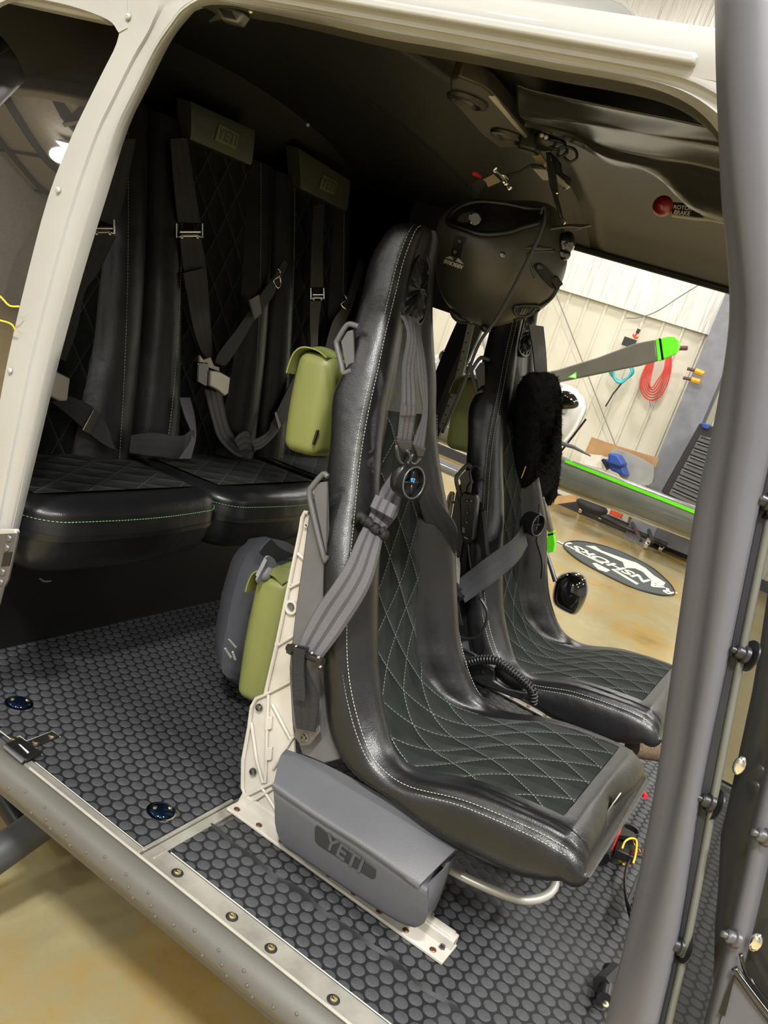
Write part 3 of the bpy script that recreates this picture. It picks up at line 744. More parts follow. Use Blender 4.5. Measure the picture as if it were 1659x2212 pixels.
for Y_, lab in ((1.288, 0), (1.735, 1)):
    b = MB(); b.box((-.478, Y_, .003), (.485, .060, .006)); b.box((-.478, Y_+.008, .014), (.48, .004, .02)); b.box((-.478, Y_+.028, .014), (.48, .004, .02)); b.box((-.478, Y_+.018, .024), (.48, .022, .004)); b.box((-.28, Y_+.018, .016), (.07, .02, .026))
    rl = b.build('seat_rail', 'cast_white', seat, bevel=.0012)
    for k in range(9):
        b = MB(); screwhead(V((-.705+k*.0555, Y_-.018, .006)), (0, 0, 1), .0062, b, .0026); b.build('rivet', 'brown_rivet', rl)
    b = MB(); screwhead(V((-.252, Y_+.0, .006)), (0, 0, 1), .006, b, .006, True); b.build('bolt', 'bolt_steel', rl)
# tubular adjust bar under the front edge
b = MB(); pth = [P(960, 1862, Y=1.36), P(975, 1880, Y=1.36), P(1060, 1921, Y=1.37), P(1130, 1944, Y=1.39), P(1175, 1937, Y=1.42), P(1197, 1915, Y=1.45), P(1196, 1890, Y=1.47)]
b.tube(cr(pth, 6), .0085, 12); b.build('adjust_bar', 'satin_aluminium', seat, smooth=180)
# grab loops on the seat back edge
for pth, pl in (([(775, 706), (756, 700), (745, 708), (729, 735), (727, 745), (738, 790), (742, 806), (760, 800)], [(762, 712), (750, 716), (737, 738), (748, 796), (765, 790)]),
                ([(708, 1030), (698, 1024), (675, 1050), (669, 1062), (672, 1090), (700, 1205), (706, 1200)], [(706, 1040), (692, 1042), (678, 1060), (682, 1090), (704, 1195)])):
    b = MB(); b.tube(cr(PP(pth, Y=1.372 if pth[0][1] < 800 else 1.278), 3), .0052, 8); b.prism(PP(pl, Y=1.374 if pth[0][1] < 800 else 1.280), (0, .004, 0)); b.build('grab_loop', 'seat_shell_grey', seat, smooth=50)
# far seat: copy of everything
DV = V((-.025, .695, .0))
far = copy_tree(seat, None, DV); far['label'] = 'far black leather crew seat with a black sheepskin pad on its back'

# ================================================================ HARNESS, near seat
def rails(A, B, fy=None, fx=None):
    a = []; c = []; n = len(A)
    for i in range(n):
        t = i/(n-1)
        k = {'Y': fy(t)} if fy else {'X': fx(t)}
        a.append(P(*A[i], **k)); c.append(P(*B[i], **k))
    return a, c
h1 = thing('seat_harness', 'grey webbing harness hanging over the near crew seat with round ringed buckle', 'harness', P(890, 1045, X=-.655), 'crew seat harnesses')
A = [(864, 682), (874, 700), (879, 730), (869, 790), (867, 850), (865, 880), (857, 955)]; B = [(902, 690), (897, 705), (899, 740), (893, 800), (897, 850), (897, 885), (887, 955)]
a, c = rails(A, B, fx=lambda t: -.765+.095*t); b = MB(); b.strap(a, c, .002); b.build('shoulder_strap', 'grey_webbing', h1)
A = [(882, 684), (892, 712), (898, 760), (902, 820), (912, 890), (900, 930), (889, 962)]; B = [(903, 690), (909, 730), (916, 770), (922, 830), (922, 890), (919, 930), (914, 970)]
a, c = rails(A, B, fx=lambda t: -.76+.095*t); b = MB(); b.strap(a, c, .002); b.build('shoulder_strap', 'grey_webbing', h1)
a, c = rails([(866, 874), (864, 897)], [(894, 874), (893, 897)], fx=lambda t: -.685+.005*t); b = MB(); b.strap(a, c, .005, 3); b.build('stitched_fold', 'grey_webbing', h1)
for q4, X_ in (([(855, 950), (886, 950), (884, 970), (868, 978), (858, 966)], -.668), ([(888, 958), (916, 966), (910, 984), (898, 986)], -.666)):
    b = MB(); b.prism(PP(q4, X=X_), (.006, -.002, 0)); b.build('strap_end', 'grey_webbing', h1, bevel=.002)
b = MB(); b.tube(cr(PP([(856, 962), (858, 985), (866, 1000), (880, 1002), (884, 984), (878, 972)], X=-.657), 3), .0026, 8); b.tube(cr(PP([(892, 980), (886, 996), (896, 1002), (908, 990)], X=-.657), 3), .0024, 8); b.build('hook', 'gunmetal', h1, smooth=180)
hc = P(894, 1043, X=-.625); hn = (CP-hc).normalized()*.62+V((.75, 0, .1)); hn.normalize()
def buckle(c, nrm, r, par, sp=1.25):
    e0 = V((0, 0, 1)); e0 = (e0-nrm*e0.dot(nrm)).normalized(); e1 = nrm.cross(e0)
    b = MB(); b.lathe(c, nrm, [(r*.9, -.034), (r*1.04, -.03), (r*1.04, -.006), (r, .0), (r*.9, .001), (r*.84, -.004), (r*.82, -.014), (0, -.016)], 40, (e0*sp, e1)); b.build('buckle_body', 'black_plastic', par)
    b = MB(); b.tube([c+(e0*sp*math.cos(a)+e1*math.sin(a))*r*.92 for a in [k*math.pi/20 for k in range(40)]], r*.065, 8, closed=True); b.build('ring', 'gunmetal', par, smooth=180)
    b = MB()
    for k in range(4):
        a = k*math.pi/2+.1; b.tube([c-nrm*.006, c-nrm*.005+(e0*sp*math.cos(a)+e1*math.sin(a))*r*.86], [r*.16, r*.05], 8)
    b.ball(c-nrm*.006, r*.24, 12); b.build('cross_grip', 'black_plastic', par, smooth=180)
    return e0, e1
e0, e1 = buckle(hc, hn, .0245, h1)
b = MB(); text_mesh(b, '92', hc+hn*.002+e0*.004-e1*-.005, e1*-1 if e1.x < 0 else e1, e0, .010, .0004); b.build('display_digits', 'led_blue', h1)
b = MB(); b.ball(P(866, 1032, X=-.655), (.018, .02, .03), 14); b.build('buckle_mount', 'black_plastic', h1, smooth=180)
A = [(848, 1018), (826, 1050), (808, 1085), (795, 1118), (772, 1165), (750, 1215), (722, 1260), (690, 1305), (665, 1350), (646, 1392)]
B = [(866, 1066), (858, 1108), (846, 1130), (830, 1150), (822, 1190), (808, 1245), (788, 1290), (758, 1338), (725, 1385), (694, 1425)]
def fy(t): return lerpl([0, .3, .45, .6, 1], [1.44, 1.335, 1.275, 1.25, 1.235], t)
a, c = rails(A, B, fy); b = MB(); b.strap(a, c, .0025); b.build('lap_strap', 'grey_webbing', h1)
a, c = rails([(812, 1072), (800, 1098)], [(858, 1098), (848, 1124)], lambda t: 1.345-.02*t); b = MB(); b.strap(a, c, .006, 3); b.build('strap_tip', 'grey_webbing', h1)
a, c = rails([(790, 1118), (780, 1136)], [(836, 1152), (826, 1176)], lambda t: 1.312-.015*t)
b = MB(); pts = [a[0].lerp(c[0], t/8)+V((.004*math.sin(t*2.1), -.012, .003*math.cos(t*2.6))) for t in range(-1, 10)]
b.tube(cr(pts, 3), [.0085+.0018*math.sin(i*1.35) for i in range(31)], 10); b.build('elastic_scrunch', 'black_fabric', h1, smooth=180)
b = MB(); b.tube([P(622, 1398, Y=1.232), P(698, 1430, Y=1.222)], .0068, 12); b.box(P(690, 1432, Y=1.222), (.010, .012, .018)); b.box(P(630, 1402, Y=1.23), (.010, .014, .016)); b.build('adjuster_bar', 'black_plastic', h1)
b = MB()
for px, py in ((640, 1396), (674, 1410), (688, 1420), (692, 1440)): b.ball(P(px, py, Y=1.219), .0034, 10)
b.build('adjuster_pins', 'chrome', h1, smooth=180)
a, c = rails([(632, 1390), (632, 1420), (634, 1500), (642, 1572)], [(668, 1398), (664, 1440), (690, 1500), (682, 1580)], lambda t: 1.222+.03*t); b = MB(); b.strap(a, c, .003); b.build('anchor_strap', 'black_webbing', h1)
a, c = rails([(636, 1400), (636, 1440), (638, 1510)], [(660, 1404), (658, 1440), (660, 1515)], lambda t: 1.215+.015*t); b = MB(); b.strap(a, c, .002); b.build('strap_tail', 'black_webbing', h1)
b = MB(); b.prism(PP([(638, 1562), (690, 1568), (692, 1580), (668, 1610), (650, 1612), (636, 1592)], Y=1.262), (0, .004, 0)); br = b.build('anchor_bracket', 'gunmetal', h1, bevel=.001)
b = MB(); c = P(658, 1592, Y=1.262); b.lathe(c, (0, -1, 0), [(.0095, 0), (.0095, .001), (.006, .002), (.006, .007), (.0035, .0072), (.0035, .004), (0, .004)], 18); b.build('bolt', 'bolt_steel', h1)
a, c = rails([(925, 1040), (950, 1085), (985, 1140), (985, 1190), (975, 1240)], [(905, 1085), (915, 1120), (935, 1160), (945, 1210), (950, 1250)], lambda t: 1.56+.17*t); b = MB(); b.strap(a, c, .006); b.build('far_lap_strap', 'black_webbing', h1)
# ================================================================ HARNESS, far seat
h2 = thing('seat_harness', 'black webbing harness of the far crew seat with a ringed buckle', 'harness', P(1160, 1135, Y=2.14), 'crew seat harnesses')
hc = P(1163, 1135, Y=2.10); hn = ((CP-hc).normalized()*.5+V((.85, 0, .05))).normalized(); buckle(hc, hn, .0235, h2)
b = MB(); b.ball(P(1140, 1128, Y=2.12), (.02, .022, .03), 14); b.build('buckle_mount', 'black_plastic', h2, smooth=180)
a, c = rails([(1128, 1132), (1105, 1165), (1050, 1205), (985, 1256)], [(1138, 1178), (1115, 1215), (1070, 1255), (1005, 1302)], lambda t: lerpl([0, .45, 1], [2.10, 1.955, 1.915], t)); b = MB(); b.strap(a, c, .0025); b.build('lap_strap', 'black_webbing', h2)
b = MB(); b.tube([P(972, 1268, Y=1.915), P(998, 1292, Y=1.905)], .009, 10); b.ball(P(996, 1272, Y=1.90), .004, 8); b.build('adjuster_bar', 'black_plastic', h2)
a, c = rails([(968, 1262), (966, 1300), (975, 1340)], [(990, 1268), (992, 1310), (1000, 1350)], lambda t: 1.905+.03*t); b = MB(); b.strap(a, c, .003); b.build('anchor_strap', 'black_webbing', h2)
a, c = rails([(1166, 1090), (1180, 1130), (1182, 1185)], [(1160, 1170), (1172, 1215), (1170, 1250)], lambda t: 2.18+.12*t); b = MB(); b.strap(a, c, .004); b.build('far_lap_strap', 'black_webbing', h2)
a, c = rails([(1140, 700), (1150, 760), (1158, 850)], [(1172, 705), (1178, 765), (1182, 850)], fx=lambda t: -.80+.03*t); 
b = MB(); b.strap(a, c, .003); b.build('shoulder_strap', 'black_webbing', h2)
# sheepskin pad hung on the far seat back
def fur(pts, dep, x0, th):
    """pixel outline on plane X=x0, inflated"""
    o_ = cr(PP(pts, X=x0), 4, True); c = V((0, 0, 0))
    for p in o_: c += p
    c /= len(o_); n = len(o_); vs = []; K = 7
    for sgn in (1, -1):
        for k in range(K):
            f = 1-k/K; hh = math.sqrt(max(0, 1-f**3))*th
            for p in o_:
                q_ = c.lerp(p, f)+V((hh*sgn, -hh*.25*sgn, 0)); q_ += V((.8, -.6, 0))*0.006*noise.noise(q_*60)+V((0, 1, .3))*.005*noise.noise(q_*85+V((3, 0, 0))); vs.append(q_)
        vs.append(c+V((th*sgn, -th*.25*sgn, 0)))
    B_ = K*n+1; fs = []
    for s_ in (0, 1):
        for k in range(K-1):
            for j in range(n): fs.append((s_*B_+k*n+j, s_*B_+k*n+(j+1) % n, s_*B_+(k+1)*n+(j+1) % n, s_*B_+(k+1)*n+j))
        for j in range(n): fs.append((s_*B_+(K-1)*n+j, s_*B_+(K-1)*n+(j+1) % n, s_*B_+K*n))
    for j in range(n): fs.append((j, (j+1) % n, B_+(j+1) % n, B_+j))
    b = MB(); b.add(vs, fs)
    if dep:
        rr_ = random.Random(3); cc_ = sum(vs, V((0, 0, 0)))/len(vs)
        for _ in range(dep):
            f = fs[rr_.randrange(len(fs))]; p = vs[f[0]].lerp(vs[f[2 if len(f) > 2 else 1]], rr_.random()).lerp(vs[f[1]], rr_.random()*.6); o_d = (p-cc_); o_d.z *= .25
            d_ = (o_d.normalized()+V((rr_.uniform(-.7, .7), rr_.uniform(-.7, .7), rr_.uniform(-1.0, .3)))).normalized()*rr_.uniform(.007, .014); s_ = V((rr_.uniform(-1, 1), rr_.uniform(-1, 1), rr_.uniform(-1, 1))).normalized()*.0008
            b.add([p-s_, p+s_, p+d_], [(0, 1, 2)])
    return b
t = thing('sheepskin_pad', 'black sheepskin pad hanging on the far crew seat', 'sheepskin', P(1160, 950, X=-.74))
fp = fur([(1132, 812), (1165, 804), (1200, 812), (1208, 850), (1206, 950), (1203, 1020), (1185, 1060), (1150, 1092), (1120, 1088), (1112, 1050), (1116, 930), (1122, 850)], 9000, -.745, .035).build('front_fleece', 'fur_black', t, smooth=180)
fur([(1190, 850), (1207, 860), (1206, 980), (1200, 1060), (1192, 1088), (1178, 1080), (1176, 960)], 3000, -.765, .02).build('rear_fleece', 'fur_black', t, smooth=180)
b = MB(); b.box(P(1131, 1020, X=-.706), (.002, .002, .034)); b.build('yellow_tag', 'yellow_wire', t)

# ================================================================ POUCHES
def pouch(name_label, c, d, rot, mats=('olive_fabric',), group=None, fl=True):
    t = thing('storage_pouch', name_label, 'pouch', V(c)-V((0, 0, d[2]/2)), group)
    b = MB(); b.rbox(c, d, .028, .022, rot, bulge=.004); b.build('pouch_body', mats[0], t, smooth=60)
    if fl:
        # folded flap: comes over the top and droops on the aft side
        hx, hy, hz = d[0]/2, d[1]/2, d[2]/2
        pr = [(hx*.7, hz-.004), (hx*.1, hz+.006), (-hx*.65, hz+.006), (-hx*1.05, hz-.008), (-hx*1.22, hz-.030), (-hx*1.28, hz-.05)]
        b = MB(); b.loft([[V(c)+rot @ V((x, y, z+(.004*math.sin(y*90) if i < 3 else 0))) for i, (x, z) in enumerate(pr)] for y in [hy*(-1+2*k/8)*1.01 for k in range(9)]], 4, 2, .003)
        b.build('flap', mats[0], t, smooth=60)
    return t
rot = Matrix.Rotation(R(-8), 3, 'Y')
G = 'olive roll-top pouches around the seats'
t = pouch('olive pouch behind the upper back of the near crew seat', (-.925, 1.515, .753), (.085, .20, .20), rot, group=G)
b = MB(); b.box((-.878, 1.415, .70), (.004, .006, .03)); b.build('clip', 'black_plastic', t)
b = MB(); b.box((-.868, 1.45, .82), (.012, .03, .07), rot); b.build('mount', 'black_fabric', t)
pouch('olive pouch on the lower back of the near crew seat beside the cast white leg', (-.850, 1.49, .268), (.085, .18, .275), rot, group=G)
t = pouch('olive pouch behind the far crew seat, in shade', (-.925, 2.29, .762), (.095, .18, .20), rot, group=G)
# two on the rear bulkhead with embossed lettering
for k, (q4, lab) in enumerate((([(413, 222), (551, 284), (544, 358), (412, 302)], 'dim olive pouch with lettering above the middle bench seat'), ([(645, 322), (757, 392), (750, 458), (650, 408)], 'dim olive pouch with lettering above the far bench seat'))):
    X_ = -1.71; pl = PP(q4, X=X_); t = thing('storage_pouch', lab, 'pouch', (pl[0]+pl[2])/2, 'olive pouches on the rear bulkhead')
    b = MB(); b.loft([[pl[0]+V((-.012, 0, 0)), pl[1]+V((-.012, 0, 0))], [pl[0].lerp(pl[3], .04), pl[1].lerp(pl[2], .04)], [pl[0].lerp(pl[3], .9), pl[1].lerp(pl[2], .9)], [pl[3]+V((-.014, 0, 0)), pl[2]+V((-.014, 0, 0))]], 2, 3, .05, (1, 0, 0)); b.build('pouch_body', 'shaded_olive_fabric', t, bevel=.006)
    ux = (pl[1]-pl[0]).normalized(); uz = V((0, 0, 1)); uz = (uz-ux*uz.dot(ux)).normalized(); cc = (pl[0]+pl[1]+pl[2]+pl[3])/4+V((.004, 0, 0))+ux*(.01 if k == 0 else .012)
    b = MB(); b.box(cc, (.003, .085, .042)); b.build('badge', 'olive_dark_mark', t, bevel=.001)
    b = MB(); text_mesh(b, 'YETI', cc+V((.002, 0, 0)), V((0, 1, 0)), V((0, 0, 1)), .040, .0006, .012); b.build('lettering', 'shaded_olive_fabric', t)
# charcoal pouch on the near side of the near seat
t = thing('storage_pouch', 'charcoal grey pouch with embossed lettering strapped to the near crew seat side', 'pouch', (-.45, 1.25, .02))
Yf, Yb = 1.215, 1.285
def PQ(pts, Y): return PP(pts, Y=Y)
top = PQ([(618, 1622), (700, 1652), (800, 1705), (900, 1768), (987, 1838)], 1.285)
fl1 = PQ([(604, 1640), (690, 1690), (790, 1745), (890, 1802), (975, 1846)], 1.258)
fl2 = PQ([(592, 1690), (680, 1752), (780, 1815), (860, 1870), (912, 1908)], 1.214)
fl3 = PQ([(590, 1700), (678, 1760), (778, 1824), (858, 1880), (908, 1914)], 1.211)
b = MB(); b.loft([top, fl1, fl2, fl3], 4, 4, .004); b.build('flap', 'charcoal_fabric', t, smooth=60)
bt = PQ([(595, 1694), (680, 1756), (780, 1818), (860, 1874), (925, 1915)], 1.222)
bm_ = PQ([(593, 1740), (680, 1800), (780, 1862), (860, 1915), (925, 1950)], 1.215)
b1 = PQ([(597, 1795), (680, 1858), (780, 1924), (860, 1975), (918, 1992)], 1.218)
b0 = PQ([(622, 1835), (690, 1878), (780, 1940), (860, 1990), (892, 2003)], 1.228)
bu = [p+V((0, .05, .002)) for p in b0]; bk = [V((p.x, 1.29, p.z)) for p in bt]
b = MB(); b.loft([bk, bt, bm_, b1, b0, bu, [p+V((0, .012, .05)) for p in bu], bk], 3, 3)
for side in (0, -1):
    ring = [r_[side] for r_ in (bk, bt, bm_, b1, b0, bu)]; b.add(ring+[ring[0]+V((0, 0, 0))], [tuple(range(6))])
b.build('pouch_body', 'charcoal_fabric', t, smooth=60)
b = MB(); e = PQ([(925, 1915), (988, 1842), (962, 1900), (946, 1958), (905, 2000), (918, 1960)], 1.225)
e2 = [V((-.292, 1.222, .125)), V((-.283, 1.30, .20)), V((-.287, 1.305, .10)), V((-.30, 1.30, .045)), V((-.31, 1.225, .035))]
b.loft([[P(920, 1912, Y=1.222), P(925, 1950, Y=1.216), P(915, 1992, Y=1.22), P(895, 2003, Y=1.228)], [P(958, 1880, Y=1.255), P(950, 1930, Y=1.26), P(935, 1965, Y=1.265), P(915, 1990, Y=1.27)], [P(985, 1846, Y=1.29), P(972, 1880, Y=1.30), P(955, 1930, Y=1.30), P(940, 1965, Y=1.30)]], 4, 4, .003); b.build('gusset', 'charcoal_fabric', t, smooth=60)
bd = PQ([(684, 1783), (806, 1872), (811, 1878), (810, 1896), (803, 1899), (688, 1826), (680, 1816), (680, 1788)], 1.2125); b = MB(); b.prism(bd, (0, .002, 0)); b.build('badge', 'charcoal_mark', t, bevel=.0006)
cc = sum((p for p in bd), V((0, 0, 0)))/8; ux = (P(806, 1874, Y=1.2115)-P(684, 1785, Y=1.2115)).normalized(); uz = ux.cross(V((0, -1, 0)));
uz = V((0, -1, 0)).cross(ux) if V((0, -1, 0)).cross(ux).z > 0 else ux.cross(V((0, -1, 0)))
b = MB(); text_mesh(b, 'YETI', cc+V((0, -.0012, 0)), ux, uz, .037, .0008, .02, 1.12); b.build('lettering', 'charcoal_letter', t)
# dark duffel behind the seat
t = thing('duffel_bag', 'dark navy duffel bag with buckled strap behind the near crew seat', 'bag', (-1.05, 1.75, 0))
o_ = [(583, 1162), (560, 1170), (530, 1205), (505, 1280), (490, 1350), (480, 1420), (490, 1462), (560, 1500), (640, 1480), (650, 1350), (650, 1200)]
fb = fur(o_, 0, -.98, .085); fb.build('bag_body', 'dark_fabric', t, smooth=180)
b = MB(); a, c = rails([(566, 1178), (560, 1195), (590, 1215)], [(583, 1162), (600, 1180), (635, 1198)], fx=lambda t_: -.93); b.strap(a, c, .004); b.build('roll_top', 'dark_fabric', t)
b = MB(); a, c = rails([(575, 1238), (565, 1232), (552, 1250), (556, 1262)], [(600, 1222), (590, 1205), (575, 1205), (568, 1240)], fx=lambda t_: -.885); b.strap(a, c, .004); b.ball(P(575, 1240, X=-.885), (.012, .02, .016), 10); b.build('strap', 'light_webbing_tab', t)
for q4 in ([(492, 1380), (496, 1380), (511, 1396), (507, 1398)], [(484, 1400), (488, 1399), (501, 1418), (496, 1420)], [(500, 1408), (504, 1406), (510, 1424), (505, 1424)]):
    b = MB(); b.prism(PP(q4, X=-.885), (.003, -.002, 0)); b.build('reflective_bar', 'white_stripe', t)
# ================================================================ REAR BENCH
BF, BZ = -1.20, .432
bench = thing('rear_passenger_bench', 'black quilted rear bench of three joined seats', 'bench', (-1.4, 1.88, .2))
bnd = [1.10, 1.655, 2.175, 2.63]
GRP = 'quilted cushions of the rear bench'
for k in range(3):
    y0, y1 = bnd[k]+.002, bnd[k+1]-.002; yc = (y0+y1)/2; w = y1-y0
    X0, X1 = BF, BF-.44; zt = BZ; rows = []
    def ztop(x): return BZ-.006+(x-BF)*math.tan(R(4))
    # plan ring at several heights: front corners rounded, rear square
    def ring(z_off, ins, bot=False):
        r_ = .085-ins*.3; xs0, xs1, ya, yb = X0-ins, X1, y0+ins*.55, y1-ins*.55; out = []
        def addp(x, y): out.append(V((x, y, (ztop(x)+z_off) if not bot else (.268+z_off+.02*(X0-x)/.44))))
        for j in range(6): addp(xs1+(xs0-r_-xs1)*j/6, ya)
        for j in range(9): a_ = R(-90+90*j/8); addp(xs0-r_+r_*math.cos(a_)+.012*0, ya+r_+r_*math.sin(a_))
        for j in range(1, 8): addp(xs0+.014*math.sin(math.pi*j/8), ya+r_+(yb-ya-2*r_)*j/8)
        for j in range(9): a_ = R(90*j/8); addp(xs0-r_+r_*math.cos(a_), yb-r_+r_*math.sin(a_))
        for j in range(7): addp(xs0-r_+(xs1-xs0+r_)*j/6, yb)
        return out
    rg = [ring(0, .10), ring(.004, .06), ring(0, .030), ring(-.012, .010), ring(-.022, .004), ring(-.026, .0045), ring(-.034, .001), ring(-.07, -.004), ring(.10, -.004, True), ring(.05, .004, True), ring(.02, .016, True), ring(.004, .036, True), ring(0, .08, True)]
    cu = MB(); cu.loft(rg, 1, 1); n = len(rg[0]); 
    cu.f += [tuple(range(n)), tuple((len(rg)-1)*n+j for j in range(n-1, -1, -1))]; cu.mi += [0, 0]
    cu.f += [(i*n+n-1, i*n, (i+1)*n, (i+1)*n+n-1) for i in range(len(rg)-1)]; cu.mi += [0]*(len(rg)-1)
    c_ = cu.build('cushion', 'black_leather', bench, smooth=70)
    b = MB(); dashes(b, cr(ring(-.0285, .0005)[4:-4], 3), .005, .003, .0007); b.build('stitching', 'green_thread', c_, smooth=180)
    b = MB(); vs = []; uv = []; NI, NJ = 12, 12
    for i in range(NI+1):
        for j in range(NJ+1):
            x = X0-.085-(.33)*i/NI; y = y0+.045+(w-.09)*j/NJ; vs.append(V((x, y, ztop(x)+.0055))); uv.append((x*1.0, y*1.0))
    b.add(vs, [(i*(NJ+1)+j, i*(NJ+1)+j+1, (i+1)*(NJ+1)+j+1, (i+1)*(NJ+1)+j) for i in range(NI) for j in range(NJ)], uv); b.build('quilted_panel', 'bench_quilted_suede', c_, smooth=180)
    # backrest: from the junction (x=-1.56,z=.33) up to (x=-1.78,z=1.24)
    NI, NJ = 24, 40; vs = []
    def back(t, f, dx=0):
        z = .375+.865*t; x = -1.545-.235*t+.02*math.sin(t*math.pi); wq = .50-.16*math.exp(-((t-.02)/.28)**2)+.12*max(0, t-.5)   # half width of the quilted field (fraction)
        a_ = abs(f); s_ = (a_-wq)/(1-wq)
        bol = 0 if s_ < 0 else .050*(math.sin(math.pi*min(1, max(0, s_))))**.7*(1-.35*t)
        if s_ > .97: bol -= .02
        if s_ < 0: bol = .004*math.cos(a_/wq*math.pi/2)-.003
        return V((x+bol+dx, yc+f*(w/2-.004), z))
    for i in range(NI+1):
        for j in range(NJ+1): vs.append(back(i/NI, -1+2*j/NJ))
    b = MB(); b.add(vs, [(i*(NJ+1)+j, i*(NJ+1)+j+1, (i+1)*(NJ+1)+j+1, (i+1)*(NJ+1)+j) for i in range(NI) for j in range(NJ)]); b.build('backrest', 'shaded_black_leather', bench, smooth=60)
    b = MB(); vs = []; uv = []; NJ = 14
    for i in range(NI+1):
        t = i/NI; wq = .50-.16*math.exp(-((t-.02)/.28)**2)+.12*max(0, t-.5)
        for j in range(NJ+1): f = (-1+2*j/NJ)*wq*.985; p = back(t, f, .003); vs.append(p); uv.append((p.y-yc, t*.97))
    b.add(vs, [(i*(NJ+1)+j, i*(NJ+1)+j+1, (i+1)*(NJ+1)+j+1, (i+1)*(NJ+1)+j) for i in range(NI) for j in range(NJ)], uv); b.build('quilted_panel', 'bench_quilted_suede', bench, smooth=180)
    for s_ in (-1, 1):
        b = MB(); dashes(b, [back(t/30, s_*(.66 if k != 9 else 0)+s_*.06*math.exp(-t/9), .0015) for t in range(31)], .005, .003, .0005); b.build('stitching', 'stitch_thread', bench, smooth=180)
b = MB(); b.box((-1.42, 1.87, .12), (.05, 1.50, .24)); b.box((-1.62, 1.87, .255), (.30, 1.5, .03)); b.build('bench_base', 'headliner', bench)
b = MB(); b.tube(cr(PP([(86, 1250), (96, 1256), (110, 1255)], X=-1.25), 3), .002, 6); b.build('latch_ring', 'gunmetal', bench)
# harnesses of the bench
n_b = V((math.cos(R(14)), 0, math.sin(R(14)))); 
def PB(x, y, off=.055): return PN(x, y, V((-1.545, 0, .36))+n_b*off, n_b)
def bstrap(A, B, off0, off1=None, th=.003):
    n = len(A); off1 = off0 if off1 is None else off1; b = MB()
    b.strap([PB(*p, off0+(off1-off0)*i/(n-1)) for i, p in enumerate(A)], [PB(*p, off0+(off1-off0)*i/(n-1)) for i, p in enumerate(B)], th); return b
def chrome(par, c, sx, sy, off):   # small bright adjuster frame, centre px
    b = MB(); pts = [PB(c[0]+dx*sx, c[1]+dy*sy, off) for dx, dy in ((-1, -1), (-1, 1), (-.6, .75), (.6, .75), (1, 1), (1, -1))]
    b.tube(pts, .0032, 8); b.tube([PB(c[0]-sx*.8, c[1]+sy*.15, off), PB(c[0]+sx*.8, c[1]+sy*.15, off)], .004, 8); b.ball(PB(c[0]-sx*.6, c[1]+sy*1.0, off), .005, 8); b.ball(PB(c[0]+sx*.6, c[1]+sy*1.0, off), .005, 8)
    b.build('adjuster', 'chrome', par, smooth=60)
hA = thing('bench_harness', 'bench harness at the left door post with a broad silver buckle flap', 'harness', PB(130, 830), 'rear bench harnesses')
bstrap([(238, 300), (215, 400), (196, 470)], [(292, 300), (272, 400), (252, 490)], .05).build('shoulder_strap', 'black_webbing', hA)
bstrap([(190, 500), (172, 570), (150, 640), (136, 700), (118, 770)], [(250, 510), (210, 590), (182, 630), (165, 710), (140, 780)], .055).build('shoulder_strap', 'black_webbing', hA)
chrome(hA, (222, 490), 24, 15, .062)
b = MB(); b.prism([PB(x, y, .075) for x, y in [(92, 800), (122, 802), (146, 814), (152, 818), (146, 866), (130, 867), (108, 856), (90, 842)]], -n_b*.012); b.build('buckle_flap', 'satin_aluminium', hA, bevel=.003)
b = MB(); b.prism([PB(x, y, .07) for x, y in [(108, 785), (116, 782), (119, 790), (114, 800), (108, 800)]], -n_b*.006); b.build('buckle_tongue', 'cast_white', hA)
bstrap([(110, 868), (150, 900), (215, 955), (268, 980)], [(150, 855), (200, 880), (230, 920), (248, 975)], .065, .075).build('lap_strap', 'black_webbing', hA)
b = MB(); b.prism([PB(x, y, .078) for x, y in [(204, 883), (217, 893), (195, 938), (179, 929)]], -n_b*.004); b.build('slide_bar', 'bolt_steel', hA)
b = MB(); b.tube([PB(204, 883, .08), PB(179, 929, .08)], .0018, 6); b.build('slide_edge', 'chrome', hA)
hB = thing('bench_harness', 'bench harness of the middle seat, its straps meeting in a lift buckle', 'harness', PB(455, 810), 'rear bench harnesses')
bstrap([(366, 300), (376, 420), (383, 480)], [(402, 298), (418, 400), (432, 482)], .045).build('shoulder_strap', 'black_webbing', hB)
bstrap([(386, 505), (395, 585), (412, 690), (430, 752), (446, 775)], [(430, 500), (445, 590), (452, 690), (456, 740), (457, 770)], .05).build('shoulder_strap', 'black_webbing', hB)
bstrap([(392, 590), (398, 625)], [(440, 578), (446, 612)], .054, th=.006).build('stitched_fold', 'black_webbing', hB)
chrome(hB, (409, 498), 28, 15, .058)
bstrap([(612, 560), (590, 595), (548, 655), (510, 710), (472, 760), (463, 782)], [(620, 570), (588, 640), (555, 680), (520, 740), (490, 785), (478, 790)], .06).build('shoulder_strap', 'black_webbing', hB)
bstrap([(536, 648), (548, 690)], [(556, 636), (562, 676)], .068, th=.006).build('stitched_fold', 'light_webbing_tab', hB)
b = MB(); b.tube(cr([PB(x, y, .075) for x, y in [(600, 580), (605, 588), (602, 597), (592, 603), (592, 612), (600, 622), (606, 612), (604, 596)]], 3), .0026, 8); b.build('hook', 'chrome', hB, smooth=180)
b = MB(); b.prism([PB(x, y, .085) for x, y in [(428, 782), (452, 784), (452, 832), (444, 836), (427, 826)]], -n_b*.02); b.build('buckle_body', 'gloss_black', hB, bevel=.003)
b = MB(); b.prism([PB(x, y, .092) for x, y in [(456, 800), (474, 802), (492, 812), (498, 816), (494, 850), (486, 856), (470, 842), (454, 834)]], -n_b*.012); b.build('buckle_flap', 'satin_aluminium', hB, bevel=.003)
